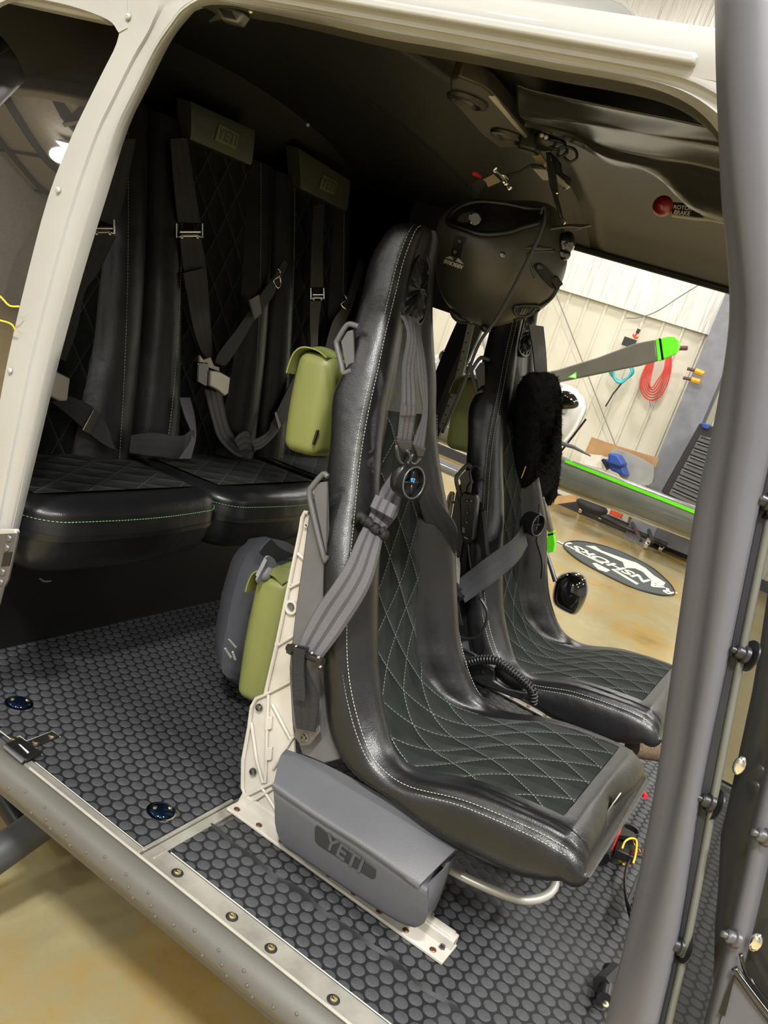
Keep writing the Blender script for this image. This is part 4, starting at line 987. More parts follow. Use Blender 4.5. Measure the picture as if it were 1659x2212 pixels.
b = MB(); b.prism([PB(x, y, .08) for x, y in [(432, 768), (440, 778), (455, 772), (462, 790), (474, 794), (474, 802), (432, 786)]], -n_b*.006); b.build('buckle_tongue', 'cast_white', hB)
bstrap([(440, 840), (455, 900), (472, 950), (510, 985), (536, 985)], [(478, 850), (488, 905), (500, 935), (530, 965), (545, 980)], .06, .085).build('lap_strap', 'grey_webbing', hB)
bstrap([(505, 950), (520, 935), (538, 935), (548, 975)], [(520, 975), (530, 972), (540, 975), (552, 978)], .09, .10).build('strap_loop', 'grey_webbing', hB)
bstrap([(600, 890), (605, 925), (570, 965), (542, 975)], [(585, 915), (580, 930), (560, 945), (540, 950)], .08, .09).build('lap_strap', 'grey_webbing', hB)
bstrap([(283, 940), (330, 935), (390, 942), (412, 930), (420, 930)], [(280, 978), (330, 985), (385, 988), (402, 972), (420, 950)], .085, .10).build('lap_strap', 'black_webbing', hB)
for k in range(4):
    bstrap([(386+k*6, 860), (398+k*5, 900), (412+k*2, 945), (385+k*6, 992)], [(391+k*6, 858), (404+k*5, 900), (416+k*2, 945), (393+k*6, 990)], .07, .11).build('loose_strap', 'grey_webbing', hB)
b = MB(); b.prism([PB(x, y, .09) for x, y in [(593, 892), (597, 889), (607, 920), (602, 927)]], -n_b*.004); b.build('slide_bar', 'bolt_steel', hB)
hC = thing('bench_harness', 'bench harness of the far seat beside the upper olive pouch', 'harness', PB(685, 640), 'rear bench harnesses')
bstrap([(676, 445), (671, 540), (669, 620)], [(700, 440), (696, 540), (697, 620)], .045).build('shoulder_strap', 'black_webbing', hC)
bstrap([(668, 650), (668, 700), (670, 760)], [(693, 650), (687, 700), (684, 760)], .048).build('shoulder_strap', 'black_webbing', hC)
chrome(hC, (685, 634), 14, 12, .055)
bstrap([(775, 560), (745, 650), (715, 700), (692, 790)], [(790, 570), (760, 660), (735, 720), (712, 795)], .05).build('shoulder_strap', 'black_webbing', hC)
b = MB(); b.tube(cr([PB(x, y, .06) for x, y in [(744, 637), (748, 648), (736, 656), (742, 664), (750, 668), (757, 655)]], 3), .0026, 8); b.build('hook', 'chrome', hC, smooth=180)
bstrap([(640, 800), (610, 860), (590, 900)], [(655, 830), (630, 880), (605, 925)], .07).build('lap_strap', 'black_webbing', hC)

# ================================================================ HELMET & overhead
hcn = P(1088, 566, Y=1.74); t = thing('flight_helmet', 'carbon look flight helmet hanging upside down from the ceiling', 'helmet', hcn-V((0, 0, .14)))
rgt = V((AX.x, AY.x, AZ.x)); upv = -V((AX.y, AY.y, AZ.y)); fwv = V((AX.z, AY.z, AZ.z))
RM = Matrix((( (fwv.cross(V((0, 0, 1)))).normalized() ), (V((fwv.x, fwv.y, 0)).normalized()), (0, 0, 1))).transposed()   # local x: right, y: away, z: up
outl = [(940, 560), (942, 500), (960, 460), (1000, 436), (1050, 432), (1110, 432), (1170, 436), (1205, 455), (1222, 500), (1226, 560), (1214, 610), (1195, 645), (1160, 675), (1120, 692), (1060, 706), (1010, 692), (968, 660), (946, 615)]
n_h = (CP-hcn).normalized(); oo = [PN(x, y, hcn, n_h) for x, y in outl]; oo = cr(oo, 4, True); n = len(oo); c0 = hcn.copy(); K = 12; vs = []
for sgn in (1, -1):
    for k in range(K):
        th_ = math.pi/2*k/K; f = math.cos(th_)
        for p in oo: vs.append(c0.lerp(p, f)+n_h*(sgn*.118*math.sin(th_)))
    vs.append(c0+n_h*(sgn*.118))
B_ = K*n+1; fs = []
for s_ in (0, 1):
    for k in range(K-1):
        for j in range(n): fs.append((s_*B_+k*n+j, s_*B_+k*n+(j+1) % n, s_*B_+(k+1)*n+(j+1) % n, s_*B_+(k+1)*n+j))
    for j in range(n): fs.append((s_*B_+(K-1)*n+j, s_*B_+(K-1)*n+(j+1) % n, s_*B_+K*n))
for j in range(n): fs.append((j, (j+1) % n, B_+(j+1) % n, B_+j))
hb = MB(); hb.add(vs, fs); hb.build('shell', 'carbon', t, smooth=180)
cx_, cy_ = 1088, 566
def PH(x, y, off=.002):
    """point on the helmet shell seen at a pixel"""
    lo = None; r_ = ray(x, y).normalized(); best = None; d0 = (hcn-CP).length
    for k in range(140):
        d = d0-.14+k*.0015; p = CP+r_*d; q_ = p-hcn; dep = q_.dot(n_h); lat = q_-n_h*dep
        # lateral outline radius in that direction
        rad = None; a = math.atan2(lat.dot(upv), lat.dot(rgt)); bd = 9
        for o_ in oo:
            l2 = o_-hcn; a2 = math.atan2(l2.dot(upv), l2.dot(rgt)); da = abs((a-a2+math.pi) % (2*math.pi)-math.pi)
            if da < bd: bd = da; rad = l2.length
        if (lat.length/rad)**2+(dep/.118)**2 <= 1: return p-r_*off
    return CP+r_*(d0-.0)
def patch(pts, mat, name, par, off=.003, th=.002, nn=4, closed=True):
    o_ = [PH(x, y, off) for x, y in pts]; o_ = cr(o_, nn, True); c = PH(sum(p[0] for p in pts)/len(pts), sum(p[1] for p in pts)/len(pts), off+.001); n = len(o_)
    vs = list(o_)+[p.lerp(c, .5)+n_h*.001 for p in o_]+[c]; b = MB()
    b.add(vs, [(j, (j+1) % n, n+(j+1) % n, n+j) for j in range(n)]+[(n+j, n+(j+1) % n, 2*n) for j in range(n)]); b.tube(o_, th, 6, closed=True); return b.build(name, mat, par, smooth=180)
patch([(968, 480), (985, 452), (1030, 436), (1090, 440), (1140, 450), (1180, 452), (1165, 478), (1130, 490), (1090, 503), (1040, 506), (1000, 494)], 'black_leather', 'edge_roll', t, .010, .006)
b = MB(); c = PH(1026, 472, .016); b.lathe(c, n_h, [(.0125, -.004), (.0125, .004), (.010, .005), (.0095, .002), (0, .002)], 24); b.build('ear_knob', 'gloss_black', t)
b = MB(); q4 = [PH(x, y, .004) for x, y in ((983, 508), (1006, 512), (996, 560), (974, 552))]; b.prism(q4, n_h*-.004); b.build('mount_plate', 'dark_steel', t, bevel=.001)
for px, py in ((993, 521), (983, 544)): b = MB(); screwhead(PH(px, py, .005), n_h, .0045, b, .003); b.build('screw', 'black_plastic', t)
b = MB(); screwhead(PH(1085, 551, .002), n_h, .0062, b, .003); b.build('shell_screw', 'bolt_steel', t)
# winged emblem and lettering, upside down
e_u = (PH(1001, 591)-PH(953, 575)); dn_ = V((0, 0, -1))
cc = PH(979, 570, .0045); ux = (PH(958, 562)-PH(1000, 577)).normalized(); uz = n_h.cross(ux)
b = MB(); text_mesh(b, 'AIRBORNE', cc, ux, uz, .0115, .0004, .006); b.build('lettering', 'white_mark', t)
b = MB()
for s_ in (-1, 1):
    for k in range(4):
        o_ = cc-uz*(.0085+k*.0026); b.add([o_+ux*s_*(.003+k*.001), o_+ux*s_*(.026-k*.0045)+uz*.0008, o_+ux*s_*(.0245-k*.0045)-uz*.0014, o_+ux*s_*(.004+k*.001)-uz*.0014], [(0, 1, 2, 3)])
b.build('wing_emblem', 'white_mark', t)
# moulded ridges, vents, strap and buckle
b = MB(); b.tube(cr([PH(x, y, .001) for x, y in [(1130, 536), (1160, 536), (1198, 538)]], 4), [.001, .003, .005, .006, .006, .005, .004, .003, .001], 8); b.tube(cr([PH(x, y, .001) for x, y in [(1198, 542), (1150, 545), (1140, 556), (1148, 580), (1154, 600)]], 4), .0028, 8); b.build('ridge', 'carbon', t, smooth=180)
b = MB(); A = [PH(x, y, .006) for x, y in [(1155, 575), (1165, 568), (1180, 575), (1200, 600), (1208, 612)]]; B = [PH(x, y, .006) for x, y in [(1162, 588), (1172, 600), (1185, 615), (1192, 622), (1197, 625)]]; b.strap(A, B, .003); b.build('chin_strap', 'black_fabric', t)
b = MB(); screwhead(PH(1165, 576, .010), n_h, .006, b, .004); b.build('snap', 'dark_steel', t)
b = MB(); b.box(PH(1202, 610, .010), (.022, .02, .016), RM @ Matrix.Rotation(R(35), 3, 'Y')); b.build('strap_buckle', 'black_plastic', t, bevel=.002)
b = MB(); b.tube(cr([PH(x, y, .004) for x, y in [(1205, 620), (1190, 645), (1160, 665), (1130, 685), (1110, 693)]], 4), .0042, 8); b.build('edge_cord', 'black_plastic', t, smooth=180)
patch([(1110, 666), (1125, 660), (1160, 660), (1165, 668), (1150, 678), (1118, 682)], 'black_plastic', 'vent_housing', t, .006, .003)
for k in range(7):
    b = MB(); b.tube([PH(1122+k*5.6, 680-k*1.0, .012), PH(1130+k*5.6, 665-k*.2, .012)], .0011, 6); b.build('vent_slat', 'bolt_steel', t)
b = MB(); c = P(1048, 710, Y=1.72); b.ball(c, (.013, .013, .008), 12); b.build('base_knob', 'black_plastic', t, smooth=180)
patch([(975, 668), (1000, 684), (1018, 696), (995, 697), (978, 684)], 'black_plastic', 'lower_trim', t, .003, .003)
b = MB(); b.ball(P(1222, 525, Y=1.735), (.02, .02, .024), 14); b.ball(P(1215, 548, Y=1.735), (.018, .016, .014), 12); b.ball(P(1222, 527, Y=1.712), .004, 8); b.build('visor_pivot', 'gloss_black', t, smooth=180)
b = MB(); b.strap(PP([(1190, 488), (1230, 484), (1252, 484), (1277, 484)], Y=1.70), PP([(1190, 494), (1230, 489), (1255, 491), (1277, 486)], Y=1.66), .0025); b.tube(cr(PP([(1230, 490), (1240, 496), (1252, 495), (1258, 488)], Y=1.69), 3), .0016, 6); b.build('boom_arm', 'seat_shell_grey', t)
b = MB(); b.tube(cr(PP([(1168, 462), (1176, 445), (1178, 470), (1160, 520), (1120, 600), (1075, 685), (1035, 742), (1005, 820), (978, 885), (955, 935)], Y=1.60), 6), .0034, 8)
tag(b.build('helmet_cable', 'black_plastic', smooth=180), 'thin black cable running from the hanging helmet down behind the near seat', 'cable')

# overhead light strip
t = thing('overhead_console', 'long dark overhead panel with two round air vents', 'console', P(1050, 240, Z=1.37))
NZ = 1.372
q_ = PP([(972, 172), (990, 166), (1040, 186), (1060, 200), (1148, 300), (1140, 318), (1080, 320), (1040, 290), (972, 215)], Z=NZ)
b = MB(); b.prism(q_, (0, 0, .03)); b.build('panel', 'console_brown', t, bevel=.004)
b = MB(); b.tube(PP([(1062, 205), (1100, 250), (1146, 303)], Z=NZ+.002), .006, 8); b.build('bright_edge', 'seal_light', t, smooth=180)
for px, py in ((1010, 216), (1100, 294)):
    b = MB(); c = P(px, py, Z=NZ-.001); b.lathe(c, (0, 0, -1), [(.040, 0), (.038, .006), (.028, .008), (.026, .002), (.016, .001), (.015, .005), (0, .006)], 28); b.build('air_vent', 'black_plastic', t)
# mounted phone bracket and clips hung from the console
t = thing('camera_mount', 'black clamp mount with silver plates under the overhead panel', 'mount', P(1170, 330, Y=1.70))
b = MB(); b.prism(PP([(1140, 322), (1158, 316), (1180, 350), (1165, 362)], Y=1.68), (0, .02, 0)); b.build('silver_arm', 'tan_tag', t, bevel=.002)
b = MB(); b.rbox(P(1150, 302, Y=1.67), (.045, .04, .05), .012, .008); b.ball(P(1182, 302, Y=1.66), (.03, .02, .022), 12); b.build('clamp', 'black_plastic', t, smooth=60)
for px, py in ((1171, 292), (1180, 296)): b = MB(); screwhead(P(px, py, Y=1.635), (0, -1, -.3), .006, b, .004); b.build('screw', 'bolt_steel', t)
b = MB(); b.prism(PP([(1146, 352), (1172, 356), (1176, 364), (1146, 362)], Y=1.66), (0, .03, 0)); b.build('holder', 'black_plastic', t, bevel=.002)
b = MB(); b.prism(PP([(1150, 364), (1180, 366), (1190, 388), (1172, 388)], Y=1.67), (0, .004, 0)); b.prism(PP([(1196, 374), (1230, 402), (1224, 408), (1196, 388)], Y=1.67), (0, .004, 0)); b.build('silver_plate', 'satin_aluminium', t)
b = MB(); b.prism(PP([(1186, 325), (1210, 350), (1213, 372), (1232, 384), (1230, 402), (1214, 410), (1222, 392), (1198, 372)], Y=1.675), (0, .012, 0)); b.build('bracket', 'black_plastic', t, bevel=.002)
for k, pts in enumerate(([(1185, 300), (1215, 308), (1225, 330), (1205, 340), (1212, 318), (1240, 322), (1246, 340), (1232, 350), (1218, 338), (1225, 325)], [(1178, 310), (1200, 322), (1222, 316), (1210, 300), (1222, 310)], [(1184, 330), (1186, 360), (1192, 400), (1202, 430), (1212, 470)])):
    b = MB(); b.tube(cr(PP(pts, Y=1.64+.01*k), 5), .0028 if k < 2 else .0042, 8); b.build('cord', 'black_plastic', t, smooth=180)
b = MB(); b.strap(PP([(1186, 350), (1190, 400), (1198, 440)], Y=1.64), PP([(1194, 348), (1204, 395), (1206, 440)], Y=1.645), .002); b.tube(PP([(1206, 440), (1218, 478)], Y=1.65), .0015, 6); b.build('strap', 'black_fabric', t)
b = MB(); b.ball(P(1203, 417, Y=1.635), .003, 8); b.tube(cr(PP([(1217, 472), (1221, 480), (1217, 484)], Y=1.645), 3), .0018, 6); b.build('chrome_clip', 'chrome', t)
t = thing('carabiner_clip', 'chrome swivel clip with a tan tag and red ribbon above the helmet', 'clip', P(1080, 390, Y=1.68))
b = MB(); b.tube(cr(PP([(1073, 362), (1066, 370), (1074, 372), (1082, 378), (1090, 390), (1096, 402), (1100, 410), (1104, 404)], Y=1.66), 4), .0032, 8); b.lathe(P(1088, 392, Y=1.66), (P(1096, 403, Y=1.66)-P(1088, 392, Y=1.66)), [(.005, 0), (.006, .003), (.004, .006), (.006, .009), (.004, .012)], 12); b.tube(cr(PP([(1082, 378), (1092, 380), (1100, 388)], Y=1.66), 3), .003, 8); b.build('swivel', 'chrome', t, smooth=60)
b = MB(); b.prism(PP([(1043, 388), (1066, 376), (1082, 392), (1054, 404), (1050, 394)], Y=1.665), (0, .002, 0)); b.build('tag', 'tan_tag', t)
b = MB(); b.strap(PP([(1020, 373), (1030, 373), (1040, 382)], Y=1.665), PP([(1020, 378), (1030, 382), (1040, 387)], Y=1.67), .0015); b.build('red_ribbon', 'pink_red', t)
b = MB(); b.strap(PP([(1040, 384), (1020, 400), (1018, 425), (1028, 440)], Y=1.67), PP([(1052, 396), (1040, 410), (1034, 425), (1040, 440)], Y=1.675), .003); b.tube(cr(PP([(1014, 398), (1012, 410), (1016, 422)], Y=1.66), 3), .002, 6); b.tube(PP([(1146, 356), (1120, 372), (1096, 378)], Y=1.665), .0022, 6); b.build('strap', 'black_fabric', t)
# rotor brake lever
t = thing('brake_lever', 'red ball lever with ROTOR BRAKE lettering on the ceiling', 'lever', P(1432, 445, Y=2.15))
b = MB(); c = P(1432, 445, Y=2.12); b.ball(c, .024, 20); b.build('red_ball', 'red_knob', t, smooth=180)
q4 = PP([(1450, 436), (1496, 440), (1520, 452), (1530, 470), (1500, 470), (1452, 462)], Y=2.13); b = MB(); b.prism(q4, (0, .006, 0)); b.build('placard', 'black_mark', t)
ux = (P(1490, 448, Y=2.12)-P(1458, 445, Y=2.12)).normalized(); uz = V((0, -1, 0)).cross(ux); uz = uz if uz.z > 0 else -uz
b = MB(); text_mesh(b, 'ROTOR', P(1475, 449, Y=2.122), ux, uz, .0125, .0004, .008, 1.0); text_mesh(b, 'BRAKE', P(1473, 460, Y=2.122), ux, uz, .0125, .0004, .012, 1.0); b.build('lettering', 'white_mark', t)
b = MB(); b.tube(PP([(1452, 465), (1500, 472), (1535, 474), (1590, 486)], Y=2.13), .004, 8); b.build('lever_arm', 'seal_light', t)
b = MB(); b.prism(PP([(1512, 462), (1590, 478), (1590, 486), (1530, 474)], Y=1.62), (0, .004, 0)); b.cur = 1; b.prism(PP([(1518, 448), (1530, 450), (1532, 462), (1522, 464)], Y=1.615), (0, .004, 0)); b.cur = 2; b.prism(PP([(1544, 468), (1550, 464), (1550, 467), (1566, 469), (1566, 471), (1550, 470), (1549, 473)], Y=1.612), (0, .002, 0)); 
tag(b.build('arrow_placard', ['tan_tag', 'pink_red', 'white_mark']), 'small tan placard with a red mark and white arrow beside the ceiling edge', 'placard')
# two tiny lamps on the bulkhead
for k, (px, py) in enumerate(((672, 243), (665, 270))):
    c = P(px, py, X=-1.60); b = MB(); screwhead(c, (1, -.6, 0), .0048, b, .002); tag(b.build('panel_screw', 'cast_white'), ['upper tiny bright screw on the dark rear bulkhead', 'lower tiny bright screw on the dark rear bulkhead'][k], 'screw')

# ================================================================ BETWEEN THE SEATS
t = thing('centre_console', 'dark low centre console between the crew seats', 'console', (-.62, 1.85, 0))
b = MB(); b.rbox((-.50, 1.85, .075), (.62, .14, .14), .02, .012); b.build('console_body', 'black_plastic', t, smooth=60)
b = MB(); b.prism(PP([(1010, 1110), (1045, 1100), (1055, 1200), (1040, 1370), (970, 1390), (985, 1240)], Y=1.965), (0, .015, 0)); b.build('upright_panel', 'headliner', t, bevel=.006)
t = thing('collective_lever', 'black handset shaped lever lying between the crew seats', 'lever', P(1060, 1480, Y=1.86))
q_ = PP([(968, 1410), (985, 1408), (1060, 1440), (1072, 1448), (1068, 1470), (1095, 1485), (1140, 1496), (1126, 1514), (1100, 1505), (1060, 1490), (1040, 1482), (968, 1442)], Y=1.82)
b = MB(); b.prism(q_, (0, .035, 0)); b.build('lever_body', 'black_plastic', t, bevel=.005)
b = MB(); c = P(1105, 1462, Y=1.83); b.ball(c, (.045, .02, .022), 16); b.build('hollow', 'black_mark', t, smooth=180)
b = MB(); b.ball(P(1042, 1452, Y=1.815), (.005, .003, .004), 8); b.build('pin', 'black_mark', t)
b = MB(); pth = cr(PP([(1010, 1431), (1040, 1425), (1075, 1428), (1105, 1450), (1130, 1470), (1148, 1490), (1152, 1505), (1150, 1520)], Y=1.79), 5)
b.tube(pth, .0045, 8)
hel = []; acc = 0; L = sum((pth[i+1]-pth[i]).length for i in range(len(pth)-1)); T = int(L/.0072); up = V((0, -.3, 1))
for i in range(T*10+1):
    s_ = L*i/(T*10); k = 0; a_ = s_
    while k < len(pth)-2 and a_ > (pth[k+1]-pth[k]).length: a_ -= (pth[k+1]-pth[k]).length; k += 1
    d = (pth[k+1]-pth[k]); p = pth[k]+d.normalized()*a_; d.normalize(); e = (up-d*up.dot(d)).normalized(); f = d.cross(e); an = 2*math.pi*i/10; hel.append(p+(e*math.cos(an)+f*math.sin(an))*.0085)
b.tube(hel, .0030, 6); tag(b.build('coiled_cord', 'black_plastic', smooth=180), 'thick black coiled cord between the crew seats', 'cord')
# intercom control
t = thing('intercom_remote', 'black handheld control box with small buttons hung beside the far seat', 'remote', P(1010, 1120, Y=1.93))
b = MB(); b.prism(PP([(1000, 1062), (1026, 1068), (1030, 1080), (1022, 1165), (1008, 1176), (1000, 1172), (994, 1140), (992, 1075)], Y=1.93), (0, .022, 0)); b.build('case', 'black_plastic', t, bevel=.004)
for px, py, r_ in ((1008, 1082, .0045), (1017, 1082, .004), (1009, 1094, .002), (1009, 1100, .002), (1009, 1108, .0032), (1007, 1120, .0018), (1007, 1128, .0040)):
    b = MB(); b.ball(P(px, py, Y=1.927), (r_, .003, r_), 10); b.build('button', 'gunmetal', t, smooth=180)
for k in range(3): b = MB(); b.box(P(1001, 1141+k*4, Y=1.928), (.006, .003, .0012)); b.build('mark', 'white_mark', t)
b = MB(); b.box(P(1006, 1162, Y=1.928), (.010, .003, .0016)); b.build('mark', 'white_mark', t)
b = MB(); b.tube(cr(PP([(1012, 1066), (1014, 1050), (1018, 1040), (1015, 1020), (1022, 1008), (1032, 1008), (1036, 1016)], Y=1.94), 4), [.007]*5+[.005]*4+[.0028]*16, 8); b.build('cable', 'black_plastic', t, smooth=180)
b = MB(); b.tube(cr(PP([(1010, 1172), (1014, 1210), (1018, 1235)], Y=1.94), 4), .003, 8); b.build('tail_cable', 'black_plastic', t, smooth=180)
for k, pts in enumerate(([(1036, 1290), (1052, 1320), (1048, 1350), (1030, 1376), (1000, 1378), (965, 1362)], [(980, 1308), (972, 1330), (962, 1350)], [(985, 1412), (1000, 1404), (1020, 1412), (1040, 1424)])):
    b = MB(); b.tube(cr(PP(pts, Y=1.86-.01*k), 5), .0038, 8); tag(b.build('loose_cable', 'black_plastic', smooth=180), ['black cable looping down beside the far seat front', 'short black cable below the far lap strap', 'black cable over the end of the centre lever'][k], 'cable')
b = MB(); b.prism(PP([(950, 1356), (966, 1370), (950, 1385)], Y=1.84), (0, .004, 0)); tag(b.build('white_placard', 'paper'), 'small white card tucked behind the near crew seat', 'card')
b = MB(); b.strap(PP([(978, 1205), (986, 1225), (982, 1250)], Y=1.90), PP([(992, 1205), (994, 1228), (992, 1262)], Y=1.90), .002); tag(b.build('silver_bracket', 'satin_aluminium'), 'bright metal bracket between the crew seats', 'bracket')

# ================================================================ FRONT FLOOR ITEMS
t = thing('fire_extinguisher', 'red fire extinguisher lying under the front of the near seat', 'extinguisher', P(1312, 1815, Z=.05))
b = MB(); a = P(1322, 1772, Z=.06); c = P(1292, 1835, Z=.03); b.lathe(a, c-a, [(0, -.01), (.018, -.006), (.026, .004), (.028, .03), (.028, (c-a).length)], 20); b.build('bottle', 'red_gloss', t, smooth=60)
b = MB(); b.lathe(a.lerp(c, .95), c-a, [(.030, 0), (.030, .006), (.026, .008), (.030, .012), (.030, .020)], 20); b.build('clamp_band', 'dark_steel', t)
t = thing('wiring_bracket', 'black open bracket with yellow wires on the front cabin floor', 'bracket', P(1350, 1850, Z=0))
b = MB(); b.prism(PP([(1343, 1772), (1345, 1775), (1318, 1842), (1308, 1846)], Z=.06), (0, 0, .004)); b.prism(PP([(1336, 1790), (1366, 1806), (1372, 1816), (1330, 1812)], Z=.045), (0, 0, .01)); b.build('strut', 'black_plastic', t)
b = MB(); c = P(1346, 1830, Z=.0); b.lathe(c, (0, 0, 1), [(.020, 0), (.020, .05), (.017, .05), (.017, .004), (0, .004)], 20); b.build('cup', 'black_plastic', t)
b = MB(); b.prism(PP([(1326, 1828), (1370, 1845), (1362, 1868), (1322, 1850)], Z=.02), (0, 0, .02)); b.build('block', 'black_mark', t, bevel=.002)
b = MB(); b.tube(cr(PP([(1344, 1832), (1350, 1818), (1362, 1811), (1374, 1814), (1375, 1830), (1372, 1850), (1368, 1864)], Z=.055), 4), .0024, 8); b.tube(cr(PP([(1336, 1858), (1344, 1862), (1348, 1868)], Z=.01), 3), .003, 6); b.build('yellow_wire', 'yellow_wire', t, smooth=180)
b = MB(); b.tube(PP([(1368, 1818), (1378, 1834), (1386, 1840)], Z=.05), .0035, 8); b.build('plug', 'chrome', t); b = MB(); b.box(P(1367, 1852, Z=.03), (.012, .012, .03)); b.build('red_terminal', 'red_knob', t)
b = MB(); b.tube(cr(PP([(1392, 1855), (1380, 1848), (1364, 1852), (1352, 1880), (1350, 1920), (1356, 1960), (1366, 1998)], Z=.03), 5), .003, 8); tag(b.build('floor_cable', 'black_plastic', smooth=180), 'black cable curving over the studded floor by the grey door', 'cable')
t = thing('foot_pedal', 'dark perforated pedal beside the grey door', 'pedal', P(1380, 1940, Z=.02))
b = MB(); b.prism(PP([(1376, 1890), (1396, 1900), (1386, 1960), (1364, 1975), (1352, 1950)], Z=.05), (0, 0, .006)); b.build('pedal_plate', 'dark_steel', t, bevel=.001)
for px, py in ((1378, 1925), (1374, 1938), (1370, 1951), (1367, 1962)): b = MB(); b.tube(PP([(px-5, py+4), (px+5, py-4)], Z=.057), .0028, 6); b.build('slot', 'black_mark', t)
t = thing('floor_connector', 'dark knurled fitting on the floor at the bottom of the grey door', 'fitting', P(1310, 2130, Z=0))
b = MB(); b.cyl(P(1318, 2095, Z=.02), P(1306, 2160, Z=.02), .014, .014, 10); b.cyl(P(1330, 2100, Z=.02), P(1300, 2130, Z=.02), .018, .018, 8); b.build('body', 'dark_steel', t)
b = MB(); screwhead(P(1308, 2170, Z=.03), (0, -.4, 1), .006, b); b.build('screw', 'gold_bolt', t)
b = MB(); a = P(1378, 1612, Z=.10); c = a+(P(1440, 1622, Z=.1)-a)*1.3; b.cyl(a-(c-a)*.15, c, .032, .032, 24); tag(b.build('foam_grip', 'foam_brown', smooth=60), 'brown speckled foam covered tube in front of the far seat', 'tube')
b = MB(); b.tube(cr(PP([(1362, 1686), (1375, 1696), (1386, 1708), (1395, 1722)], Z=.12), 3), [.006]*10, 8); tag(b.build('red_lever', 'pink_red', smooth=60), 'short red lever poking out in front of the near seat', 'lever')
# ================================================================ GREY FRONT DOOR (foreground, right)
DY = .84
t = thing('door_1', 'open grey aircraft door with black bolts in the right foreground', 'door', P(1500, 2150, Y=DY)); t['kind'] = 'structure'
ys = [-40, 150, 300, 430, 550, 700, 900, 1100, 1400, 1700, 2000, 2260]
EL = [1553, 1556, 1562, 1568, 1580, 1584, 1555, 1512, 1468, 1425, 1366, 1303]    # left silhouette
C1 = [e+q_ for e, q_ in zip(EL, [8, 10, 14, 18, 20, 24, 34, 42, 46, 42, 28, 10])]     # olive/grey shaded jamb
C2 = [1584, 1590, 1596, 1606, 1616, 1626, 1606, 1574, 1532, 1482, 1420, 1352]
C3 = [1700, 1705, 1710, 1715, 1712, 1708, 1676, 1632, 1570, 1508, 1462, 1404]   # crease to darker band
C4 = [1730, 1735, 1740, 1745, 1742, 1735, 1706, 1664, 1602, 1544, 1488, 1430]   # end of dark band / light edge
C5 = [e+5 for e in C4]
rows = []
for i, y in enumerate(ys):
    rows.append([P(EL[i]+6, y, Y=DY+.075), P(EL[i], y, Y=DY+.035), P(C1[i], y, Y=DY+.012), P(C2[i], y, Y=DY-.008), P((C2[i]+C3[i])/2, y, Y=DY-.014), P(C3[i], y, Y=DY-.006)])
b = MB(); b.loft(rows, 3, 4, .004); b.build('door_frame', 'door_grey', t, smooth=180)
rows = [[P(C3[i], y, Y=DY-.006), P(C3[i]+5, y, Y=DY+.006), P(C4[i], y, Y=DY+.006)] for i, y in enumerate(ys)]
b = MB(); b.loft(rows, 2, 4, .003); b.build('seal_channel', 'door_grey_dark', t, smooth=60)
rows = [[P(C4[i], y, Y=DY+.004), P(C4[i]+3, y, Y=DY-.002), P(C5[i], y, Y=DY+.004)] for i, y in enumerate(ys)]
b = MB(); b.loft(rows, 3, 4, .003); b.build('seal', 'seal_grey', t, smooth=180)
# inner structure right of the pane
ysb = [900, 1100, 1400, 1700, 2000, 2260]
rows = [[P(C5[i+6], y, Y=DY+.02), P(1900, y, Y=DY+.03)] for i, y in enumerate(ysb)]
b = MB(); b.loft(rows, 2, 4, .003); b.build('window_pane', 'clear_window', t, smooth=180)
pl = [(1800, 900), (1690, 1000), (1662, 1250), (1640, 1400), (1623, 1500), (1575, 1725), (1556, 1806), (1549, 1934), (1543, 2000), (1540, 2130), (1545, 2230), (1750, 2260), (1900, 1800), (1900, 1150)]
b = MB(); b.prism(PP(pl, Y=DY+.06), (0, .02, 0)); b.build('inner_panel', 'olive_primer', t, bevel=.004)
rows = [[P(x-14, y, Y=DY+.028), P(x, y, Y=DY+.005), P(x+16, y, Y=DY+.01), P(x+26, y, Y=DY+.03)] for x, y in ((1740, 1450), (1682, 1640), (1650, 1760), (1606, 1960), (1576, 2080), (1532, 2260))]
b = MB(); b.loft(rows, 4, 4, .004); b.build('inner_frame', 'door_grey', t, smooth=180)
b = MB(); b.prism(PP([(1586, 2108), (1660, 2212), (1700, 2300), (1500, 2300), (1555, 2212)], Y=DY-.005), (0, .004, 0)); b.build('lower_panel', 'door_grey', t)
b = MB(); b.tube(cr(PP([(1586, 2090), (1600, 2110), (1630, 2150), (1680, 2215)], Y=DY-.01), 4), .0035, 8); b.tube(cr(PP([(1600, 2060), (1610, 2098), (1640, 2140), (1690, 2200)], Y=DY-.005), 4), .002, 8); b.build('trim_cord', 'gloss_black', t, smooth=180)
b = MB(); b.prism(PP([(1582, 2110), (1589, 2104), (1566, 2196), (1552, 2188)], Y=DY-.008), (0, .002, 0)); b.build('slot', 'black_mark', t)
for px, py, m_ in ((1650, 1083, 'dark_steel'), (1602, 1412, 'dark_steel'), (1527, 1732, 'dark_steel'), (1462, 2043, 'dark_steel'), (1648, 1807, 'gunmetal'), (1582, 2026, 'gunmetal')):
    c = P(px+6, py+2, Y=DY-.002); ax = V((-.85, -.5, .1)); b = MB(); b.lathe(c, ax, [(.0085, -.002), (.0085, .002), (.0062, .003), (.0062, .008), (.0045, .0095), (.0032, .0095), (.0032, .014), (.002, .0148), (0, .015)], 16); bo = b.build('bolt', m_, t)
    if m_ == 'dark_steel': b = MB(); b.lathe(c+V((.004, .004, 0)), ax, [(.015, -.001), (.015, .0006), (0, .0006)], 20); b.build('washer', 'black_plastic', bo)
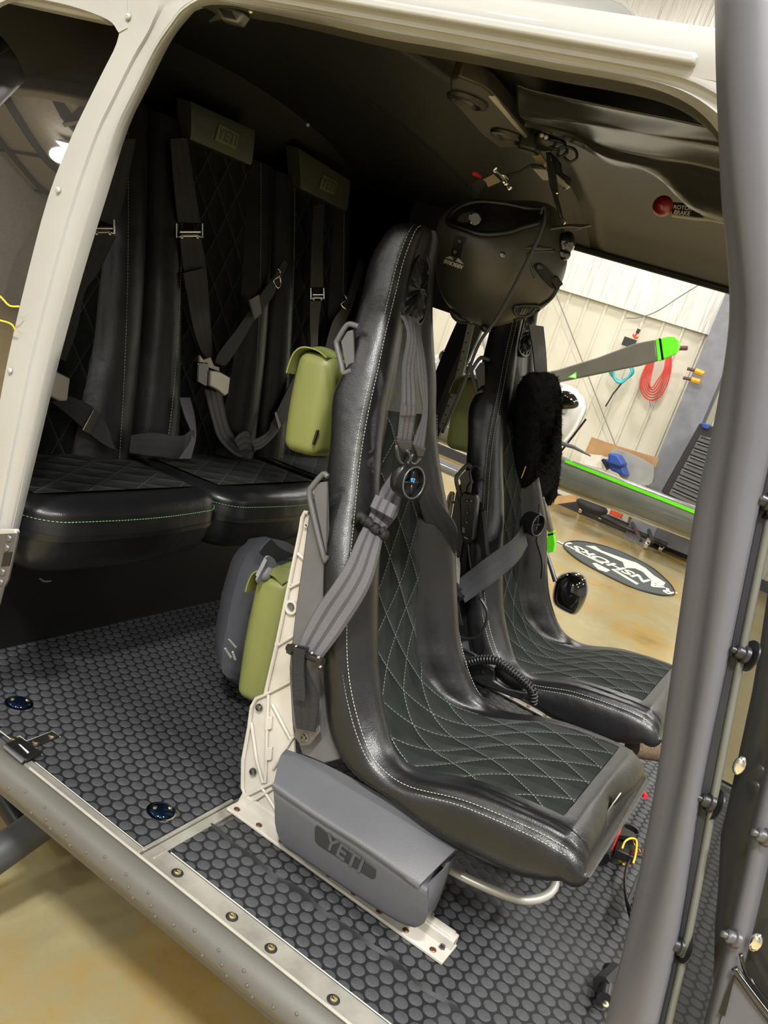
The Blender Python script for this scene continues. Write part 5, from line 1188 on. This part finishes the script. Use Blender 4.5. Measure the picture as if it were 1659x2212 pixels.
for px, py in ((1598, 1654), (1632, 2036)):
    b = MB(); b.ball(P(px, py, Y=DY+.004), (.006, .004, .010), 12); b.build('catch', 'chrome', t, smooth=180)
for px, py in ((1638, 1665), (1628, 1700)):
    b = MB(); screwhead(P(px, py, Y=DY+.058), (-.3, -1, 0), .007, b); b.build('screw', 'gunmetal', t)

# ================================================================ UNDERNEATH: landing gear tube
b = MB(); a = P(-60, 1885, Y=1.22); c = P(110, 1765, Y=1.40); b.tube([a-(c-a)*.6, a, c, c+(c-a)*.9], .042, 24); tag(b.build('landing_gear_tube', 'skid_grey', smooth=60), 'thick dark grey landing gear tube under the cabin at lower left', 'tube')
b = MB(); a = P(0, 1712, Y=1.5); b.tube([a+V((-.5, .12, 0)), a, a+V((.2, -.05, 0))], .03, 16); tag(b.build('landing_gear_tube', 'black_plastic', smooth=60), 'dark tube showing just under the sill at the left edge', 'tube')

# ================================================================ BEYOND THE FAR DOOR
BY = 4.6
t = thing('rotor_craft', 'neighbouring silver and lime green aircraft seen through the far door', 'aircraft', (P(1100, 900, Y=BY).x, BY, GZ))
# upper blade
q_ = [(1140, 812), (1205, 796), (1290, 770), (1370, 742), (1415, 733), (1440, 727), (1458, 727), (1467, 738), (1467, 752), (1460, 765), (1430, 778), (1380, 790), (1300, 806), (1210, 825), (1140, 842)]
def blade(q_, Y, cut, name='blade'):
    top = q_[:len(q_)//2+1]; 
    b = MB(); pts = cr(PP(q_, Y=Y), 1); c = sum(pts, V((0, 0, 0)))/len(pts); b.prism(pts, (.0, .03, 0)); o = b.build(name, 'blade_paint', t, bevel=.008); return o
bl = blade([(1140, 812), (1205, 798), (1290, 772), (1370, 742), (1416, 733), (1421, 779), (1380, 790), (1300, 806), (1210, 825), (1140, 842)], BY, 0)
for q4, m_ in (([(1416, 733), (1423, 731), (1429, 777), (1421, 779)], 'lime_paint'), ([(1423, 731), (1427, 731), (1433, 776), (1429, 777)], 'gloss_black'), ([(1427, 731), (1442, 727), (1456, 727), (1466, 736), (1467, 750), (1460, 763), (1433, 776)], 'lime_paint')):
    b = MB(); b.prism(PP(q4, Y=BY-.0005), (0, .031, 0)); b.build('blade_tip', m_, bl, bevel=.004 if len(q4) > 4 else 0)
b = MB(); b.prism(PP([(1226, 815), (1245, 803), (1245, 818)], Y=BY-.003), (0, .002, 0)); b.build('triangle_mark', 'lime_paint', bl); b = MB(); b.prism(PP([(1231, 814), (1243, 806), (1243, 816)], Y=BY-.005), (0, .002, 0)); b.build('triangle_inset', 'white_mark', bl)
# lower blade
b = MB(); b.prism(PP([(1158, 1050), (1178, 1080), (1193, 1148), (1183, 1150), (1165, 1110)], Y=BY-.8), (0, .03, 0)); lb = b.build('blade', 'blade_paint', t, bevel=.006)
for q4, m_ in (([(1183, 1150), (1194, 1147), (1195, 1151), (1183, 1154)], 'lime_paint'), ([(1183, 1154), (1195, 1151), (1195, 1155), (1183, 1158)], 'gloss_black'), ([(1183, 1158), (1195, 1155), (1198, 1175), (1195, 1192), (1183, 1195), (1176, 1190)], 'lime_paint')):
    b = MB(); b.prism(PP(q4, Y=BY-.8005), (0, .031, 0)); b.build('blade_tip', m_, lb)
# cowls
def blob(q_, Y, dep, mat, name, par, top=None):
    o_ = cr(PP(q_, Y=Y), 4, True); c = sum(o_, V((0, 0, 0)))/len(o_); n = len(o_); K = 8; vs = []
    for sgn in (-1, 1):
        for k in range(K):
            th_ = math.pi/2*k/K
            for p in o_: vs.append(c.lerp(p, math.cos(th_)**.8)+V((0, sgn*dep*math.sin(th_), 0)))
        vs.append(c+V((0, sgn*dep, 0)))
    B_ = K*n+1; fs = []
    for s_ in (0, 1):
        for k in range(K-1):
            for j in range(n): fs.append((s_*B_+k*n+j, s_*B_+k*n+(j+1) % n, s_*B_+(k+1)*n+(j+1) % n, s_*B_+(k+1)*n+j))
        for j in range(n): fs.append((s_*B_+(K-1)*n+j, s_*B_+(K-1)*n+(j+1) % n, s_*B_+K*n))
    for j in range(n): fs.append((j, (j+1) % n, B_+(j+1) % n, B_+j))
    b = MB(); b.add(vs, fs); return b.build(name, mat, par, smooth=180)
cw = blob([(1120, 860), (1160, 835), (1210, 828), (1238, 836), (1256, 855), (1262, 876), (1255, 900), (1235, 935), (1208, 962), (1150, 980), (1110, 930)], BY+.2, .25, 'cowl_paint', 'engine_cowl', t)
blob([(1206, 850), (1222, 844), (1240, 852), (1250, 870), (1246, 880), (1228, 884), (1206, 882)], BY-.045, .03, 'gloss_black', 'air_intake', cw)
cw = blob([(948, 775), (985, 762), (1030, 762), (1062, 775), (1090, 790), (1100, 830), (1060, 870), (1010, 900), (950, 870), (930, 820)], BY+.3, .35, 'cowl_paint', 'engine_cowl', t)
blob([(952, 762), (968, 752), (982, 756), (988, 776), (978, 790), (962, 788), (950, 778)], BY-.06, .05, 'gloss_black', 'air_intake', cw)
blob([(1000, 800), (1008, 780), (1018, 784), (1020, 798), (1010, 808)], BY-.06, .03, 'gloss_black', 'vent', cw)
blob([(1036, 820), (1045, 808), (1056, 812), (1058, 824), (1046, 828)], BY-.06, .03, 'gloss_black', 'vent', cw)
b = MB(); b.prism(PP([(1046, 788), (1055, 774), (1062, 770), (1062, 780), (1052, 792)], Y=BY-.08), (0, .01, 0)); b.build('green_patch', 'lime_paint', cw)
b = MB(); b.tube(PP([(1046, 700), (1058, 735), (1070, 785)], Y=BY-.1), .045, 14); b.tube(PP([(1068, 690), (1076, 740), (1080, 800)], Y=BY), .03, 12); b.build('mast_strut', 'cowl_paint', t, smooth=60)
blob([(1035, 735), (1060, 715), (1090, 705), (1100, 730), (1060, 755)], BY+.4, .2, 'cowl_paint', 'rotor_hub', t)
# tail boom / wing tube with green stripe
A = P(905, 905, Y=BY); B = P(1540, 1146, Y=BY+.0)
b = MB(); b.tube([A, A.lerp(B, .4), B], [.088, .092, .085], 28); bo = b.build('boom', 'boom_gloss', t, smooth=60)
b = MB(); a = P(1222, 992, Y=BY-.082); c = P(1525, 1112, Y=BY-.082); off = V((0, -.07, -.01)); b.strap([a, c], [a+V((0, 0, -.016)), c+V((0, 0, -.016))], .002, 2); b.build('green_stripe', 'lime_paint', bo)
b = MB(); a2 = P(948, 1003, Y=BY-.1); c2 = P(1045, 1045, Y=BY-.1); b.tube([a2-(c2-a2)*.4, a2, c2, c2+(c2-a2)*.8], .035, 14); b.build('strut', 'cowl_grey', t, smooth=60)
b = MB(); b.tube(PP([(1204, 955), (1240, 966), (1276, 985)], Y=BY-.2), [.012, .01, .004], 8); b.build('probe', 'skid_grey', t)
b = MB(); b.tube(PP([(1266, 905), (1238, 942), (1212, 975)], Y=BY-.1), .006, 8); b.build('brace', 'gloss_black', t)

# black glossy pod on a stalk outside the far door
t = thing('golf_club', 'glossy black golf driver head hanging head-down on a dark shaft beyond the far seat', 'golf club', P(1240, 1325, Y=2.50))
c = P(1233, 1284, Y=2.52)
blob([(1203, 1250), (1218, 1238), (1240, 1235), (1262, 1246), (1270, 1268), (1266, 1292), (1254, 1316), (1240, 1328), (1215, 1318), (1198, 1304), (1195, 1280)], 2.52, .045, 'gloss_black', 'club_head', t)
b = MB(); b.tube(PP([(1170, 1170), (1182, 1200), (1200, 1256)], Y=2.50), [.006, .006, .008], 10); b.build('shaft', 'gunmetal', t, smooth=60)

# round logo mat on the hangar floor
mc = (P(1218, 1172, Z=GZ)+P(1457, 1280, Z=GZ))/2; mc = P(1338, 1226, Z=GZ+.01)
t = thing('floor_mat', 'oval grey floor mat with cream lettering and winged arc', 'mat', mc)
lp = PP([(1218, 1180), (1232, 1170), (1270, 1172), (1330, 1188), (1400, 1222), (1440, 1254), (1457, 1278), (1450, 1285), (1420, 1284), (1360, 1266), (1290, 1232), (1245, 1206)], Z=GZ+.008)
lp = cr(lp, 4, True); cm = sum(lp, V((0, 0, 0)))/len(lp)
b = MB(); b.prism(lp, (0, 0, -.007)); b.build('mat_body', 'mat_grey', t)
b = MB(); b.tube([p+V((0, 0, .001)) for p in lp], .008, 6, closed=True); b.build('mat_rim', 'cabinet_black', t)
ux = (P(1228, 1176, Z=GZ)-P(1440, 1276, Z=GZ)).normalized(); uy = V((-ux.y, ux.x, 0)); 
if uy.y > 0: uy = -uy
b = MB(); text_mesh(b, 'RANSHORST', P(1332, 1224, Z=GZ+.01), ux, uy, .30, .001, .03, .70)
b.build('lettering', 'mat_cream', t)
for q4 in ([(1265, 1179), (1285, 1180), (1300, 1190), (1345, 1206), (1375, 1216), (1395, 1228), (1412, 1243), (1437, 1259), (1434, 1265), (1424, 1266), (1405, 1252), (1388, 1235), (1372, 1228), (1350, 1227), (1345, 1214), (1318, 1202), (1290, 1190)], [(1242, 1190), (1246, 1188), (1305, 1216), (1301, 1219)], [(1279, 1217), (1286, 1216), (1318, 1232), (1310, 1236), (1292, 1230)], [(1320, 1230), (1326, 1229), (1380, 1261), (1375, 1263)]):
    b = MB(); b.prism(PP(q4, Z=GZ+.009), (0, 0, .002)); b.build('arc', 'mat_cream', t)

# ---- things on and by the far wall
WP = WY-.05
b = MB(); a = P(1440, 1062, Y=WP-.3); z1 = 4.4; c = P(1563, 700, Y=WP-.3)
a = P(1425, 1052, Y=WP-.25); b.box((a.x, WP-.25, 1.9), (.30, .02, 5.2)); b.box((a.x, WP-.02, 1.9), (.30, .02, 5.2)); b.box((a.x, WP-.13, 1.9), (.02, .22, 5.2)); tag(struct(b.build('trim_12', 'column_grey')), 'grey steel column', 'column')
b = MB(); b.tube(PP([(1195, 620), (1262, 790), (1360, 1040)], Y=WP-.08), .007, 6); tag(b.build('brace_cable', 'wire_grey'), 'thin diagonal brace cable across the far wall', 'cable')
b = MB(); b.tube(cr(PP([(1352, 687), (1380, 686), (1420, 672), (1470, 640), (1515, 612)], Y=WP-.12), 4), .006, 6); tag(b.build('ceiling_wire', 'wire_grey'), 'thin sagging wire in front of the wall sheeting', 'wire')
t = thing('air_hose', 'red air hose coil hanging on the far wall', 'hose', P(1405, 865, Y=WP-.1)); b = MB()
for k in range(6):
    pts = [(1450-k*2, 765), (1449-k*3, 800), (1440-k*4, 832-k*2), (1425-k*3, 857-k*4), (1404, 864-k*6), (1388+k*3, 850-k*5), (1383+k*4, 825), (1396+k*3, 790), (1412+k, 765)]
    b.tube(cr(PP(pts, Y=WP-.08-.02*k), 4), .009, 6)
b.build('coil', 'hose_red', t, smooth=180); b = MB(); b.cyl(P(1405, 866, Y=WP-.1), P(1408, 880, Y=WP-.1), .016); b.build('fitting', 'cowl_grey', t)
t = thing('air_hose', 'cyan air hose coil hanging behind the propeller blade', 'hose', P(1340, 820, Y=WP-.1)); b = MB()
for k in range(6):
    b.tube(cr(PP([(1366-k, 790), (1368-k, 805), (1355-k, 817+k), (1338, 822+k), (1322+k, 812+k), (1316+k*2, 800)], Y=WP-.08-.02*k), 4), .014, 6)
b.build('coil', 'hose_cyan', t, smooth=180); b = MB(); b.tube(PP([(1346, 824), (1325, 850), (1308, 878)], Y=WP-.08), .010, 6); b.build('tail', 'beam_dark', t)
for k, (a, c, d) in enumerate((((1485, 796), (1502, 801), (1520, 808)), ((1476, 816), (1494, 820), (1512, 825)))):
    t = thing('wall_hook', ['upper yellow handled hook on the wall beside the column', 'lower yellow handled hook on the wall beside the column'][k], 'hook', P(*c, Y=WP-.4), 'yellow handled hooks on the wall')
    b = MB(); b.tube(PP([a, c], Y=WP-.4), .018, 8); b.build('arm', 'handle_brown', t); b = MB(); b.tube(PP([c, d], Y=WP-.42), .032, 8); b.build('handle', 'handle_yellow', t)
b = MB(); b.tube(PP([(1462, 752), (1485, 752)], Y=WP-.3), .025, 8); tag(b.build('wall_bar', 'handle_brown'), 'dark brown bar sticking out behind the green blade tip', 'bar')
t = thing('red_hook_clip', 'small red and black hook on the wall above the blade', 'hook', P(1375, 725, Y=WP-.1)); b = MB(); b.tube(PP([(1381, 711), (1376, 720)], Y=WP-.1), .02, 8); b.build('grip', 'beam_dark', t)
b = MB(); b.tube(cr(PP([(1376, 720), (1370, 728), (1368, 722), (1372, 730), (1378, 728)], Y=WP-.1), 3), .012, 6); b.build('hook', 'trolley_orange', t)
b = MB(); b.box(P(1359, 740, Y=WP-.08), (.14, .05, .10)); tag(b.build('wall_socket', 'beam_dark'), 'black socket box on the wall above the blade', 'socket')
# bench clutter behind the boom
CY = WP-.9
b = MB(); b.prism(PP([(1278, 944), (1330, 962), (1424, 990), (1416, 1010), (1300, 985), (1262, 980)], Y=CY+.3), (0, .02, 0)); tag(b.build('cardboard_sheet', 'cardboard'), 'sheet of brown cardboard against the far wall', 'cardboard')
b = MB(); b.prism(PP([(1258, 980), (1298, 984), (1300, 1012), (1252, 1000)], Y=CY), (0, .1, 0)); tag(b.build('paper_sheets', 'paper'), 'crumpled white paper beside the blue boxes', 'paper')
t = thing('blue_case', 'blue case with a smaller blue box on it, in front of the grey lid', 'case', P(1325, 1020, Y=CY))
b = MB(); b.prism(PP([(1304, 990), (1344, 1004), (1352, 1030), (1318, 1016)], Y=CY-.1), (0, .2, 0)); b.build('case_body', 'blue_plastic', t, bevel=.02)
b = MB(); b.prism(PP([(1314, 978), (1334, 982), (1348, 1004), (1340, 1010), (1312, 1000)], Y=CY-.2), (0, .2, 0)); b.build('upper_box', 'blue_plastic', t, bevel=.02)
b = MB(); b.tube(PP([(1302, 992), (1314, 1014)], Y=CY-.12), .02, 6); b.build('strap', 'black_plastic', t)
b = MB(); b.prism(cr(PP([(1322, 972), (1360, 980), (1400, 1000), (1412, 1012), (1402, 1048), (1340, 1030)], Y=CY+.1), 4, True), (0, .06, 0)); tag(b.build('grey_lid', 'grey_lid'), 'rounded grey plastic lid leaning behind the blue case', 'lid')
# tool cabinet
t = thing('tool_cabinet', 'black multi drawer tool cabinet beyond the steel column', 'cabinet', P(1490, 1100, Y=CY)); Y_ = CY-.1
b = MB(); b.prism(PP([(1511, 914), (1610, 940), (1560, 1170), (1428, 1062)], Y=Y_), (0, .5, 0)); b.build('carcass', 'cabinet_black', t, bevel=.01)
def LQ(u, v):  # bilinear on cabinet face
    a = V((1514, 920, 0)).lerp(V((1434, 1062, 0)), v); c = V((1610, 948, 0)).lerp(V((1560, 1120, 0)), v); p = a.lerp(c, u); return P(p.x, p.y, Y=Y_-.03)
for k in range(9):
    v0 = .12+k*.1; b = MB(); b.prism([LQ(.08, v0), LQ(.98, v0), LQ(.98, v0+.085), LQ(.08, v0+.085)], (0, .03, 0)); d_ = b.build('drawer', 'cabinet_grey', t, bevel=.006)
    b = MB(); b.tube([LQ(.12, v0+.02), LQ(.96, v0+.02)], .012, 6); b.build('handle', 'cabinet_black', d_)
b = MB(); b.prism(PP([(1514, 913), (1532, 916), (1530, 928), (1516, 924)], Y=Y_-.05), (0, .2, 0)); tag(b.build('blue_box', 'blue_plastic', bevel=.01), 'small blue box on top of the black tool cabinet', 'box')
# wheeled creeper under the boom
t = thing('mechanics_creeper', 'black low wheeled creeper with chrome casters by the far wall', 'trolley', P(1330, 1150, Z=GZ))
b = MB(); b.tube(PP([(1262, 1095), (1340, 1135), (1440, 1178)], Z=GZ+.12), .03, 8); b.tube(PP([(1300, 1090), (1385, 1122), (1450, 1150)], Z=GZ+.12), .03, 8); b.tube(PP([(1355, 1108), (1385, 1168)], Z=GZ+.18), .02, 8); b.tube(PP([(1390, 1110), (1410, 1170)], Z=GZ+.18), .02, 8); b.build('frame', 'black_plastic', t)
blob([(1246, 1080), (1262, 1076), (1300, 1090), (1312, 1108), (1290, 1114), (1256, 1100)], 9.2, .15, 'black_fabric', 'cushion', t)
for px, py in ((1256, 1102), (1298, 1118), (1397, 1178), (1428, 1186)):
    b = MB(); c = P(px, py, Z=GZ+.05); b.cyl(c+V((-.02, 0, 0)), c+V((.02, 0, 0)), .045, None, 14); b.box(c+V((0, 0, .05)), (.05, .03, .07)); b.build('caster', 'chrome', t)
b = MB(); b.box(P(1275, 1086, Z=GZ+.2), (.12, .05, .05)); b.box(P(1332, 1108, Z=GZ+.2), (.14, .05, .08)); b.build('orange_grips', 'trolley_orange', t)
b = MB(); b.prism(PP([(1200, 1072), (1235, 1070), (1240, 1084), (1196, 1090)], Y=9.6), (0, .2, 0)); tag(b.build('timber_offcut', 'wood_plank'), 'pale timber board on the floor under the boom', 'timber')
b = MB(); b.prism(PP([(1405, 1130), (1500, 1160), (1500, 1205), (1400, 1165)], Y=10.0), (0, .2, 0)); tag(b.build('low_cabinet', 'cabinet_grey'), 'low grey cabinet base behind the creeper', 'cabinet')
# reflection of a yellow cable in the side window, built as thin tubes
b = MB(); b.tube(cr([P(-30, 620, Y=NY-.02), P(0, 640, Y=NY-.03), P(20, 660, Y=NY-.03), P(42, 662, Y=NY-.02)], 4), .0016, 6); b.tube(cr([P(-30, 685, Y=NY-.02), P(0, 692, Y=NY-.02), P(24, 700, Y=NY-.02), P(34, 716, Y=NY-.01)], 4), .0016, 6)
b.build('reflected_cord', 'yellow_wire'); tag(bpy.data.objects['reflected_cord'], 'thin yellow cord reflected in the side window at the left edge', 'cord')

b = MB(); text_mesh(b, 'ICS', P(930, 1975, Z=.006), V((.35, 1, 0)), V((-1, .35, 0)), .012, .0004, .01); tag(b.build('floor_marking', 'white_mark'), 'tiny white ICS marking on the floor beside the charcoal pouch', 'marking')
# ================================================================ LIGHT
def area(name, loc, size, power, col=(1, .98, .95), tgt=None, sy=None):
    L = bpy.data.lights.new(name, 'AREA'); L.energy = power; L.color = col; L.shape = 'RECTANGLE'; L.size = size; L.size_y = sy or size
    o = bpy.data.objects.new(name, L); COL.objects.link(o); o.location = loc
    d = (V(tgt)-V(loc)) if tgt else V((0, 0, -1)); o.rotation_euler = d.to_track_quat('-Z', 'Y').to_euler(); return o
lamps = [(-6, -4), (.0, -2.7), (2.2, -2.6), (6, -4), (-6, 4.6), (-2, 5.4), (2, 4.6), (6, 4.6), (-6, 8.6), (-2, 8.6), (2, 8.6), (2.9, .4), (-10, .6), (-10, -4), (-10, 5), (-1, -6.8), (-5, -7)]
LP = {2: 220, 1: 560, 11: 520, 15: 330, 16: 200, 5: 150, 6: 140, 8: 95, 9: 110, 10: 100}
for i, (x, y) in enumerate(lamps):
    t = thing('ceiling_light', 'square high-bay ceiling light of the hangar', 'light', (x, y, CZ-.2), 'high-bay lights on the hangar ceiling')
    b = MB(); b.box((x, y, CZ-.12), (.56, .56, .10)); b.build('housing', 'cowl_grey', t, bevel=.01)
    b = MB(); b.box((x, y, CZ-.175), (.48, .48, .01)); b.build('diffuser', 'lamp_face', t)
    pl_ = bpy.data.lights.new('added_fill', 'POINT'); pl_.energy = 90 if y < 0 else 30; pl_.shadow_soft_size = .25; pl_.color = (1, .98, .95); po = bpy.data.objects.new('added_fill_%d' % i, pl_); COL.objects.link(po); po.location = (x, y, CZ-.5)  # added point light below each lamp to brighten ceiling and walls
    area('lamp_%d' % i, (x, y, CZ-.20), .5, LP.get(i, 110))
w = bpy.data.worlds.new('world'); SC.world = w; w.use_nodes = True; w.node_tree.nodes['Background'].inputs[0].default_value = (1, .96, .9, 1); w.node_tree.nodes['Background'].inputs[1].default_value = .25
vs_ = SC.view_settings; vs_.view_transform = 'Standard'; vs_.look = 'None'; vs_.gamma = 1; vs_.use_curve_mapping = False; vs_.exposure = -0.22
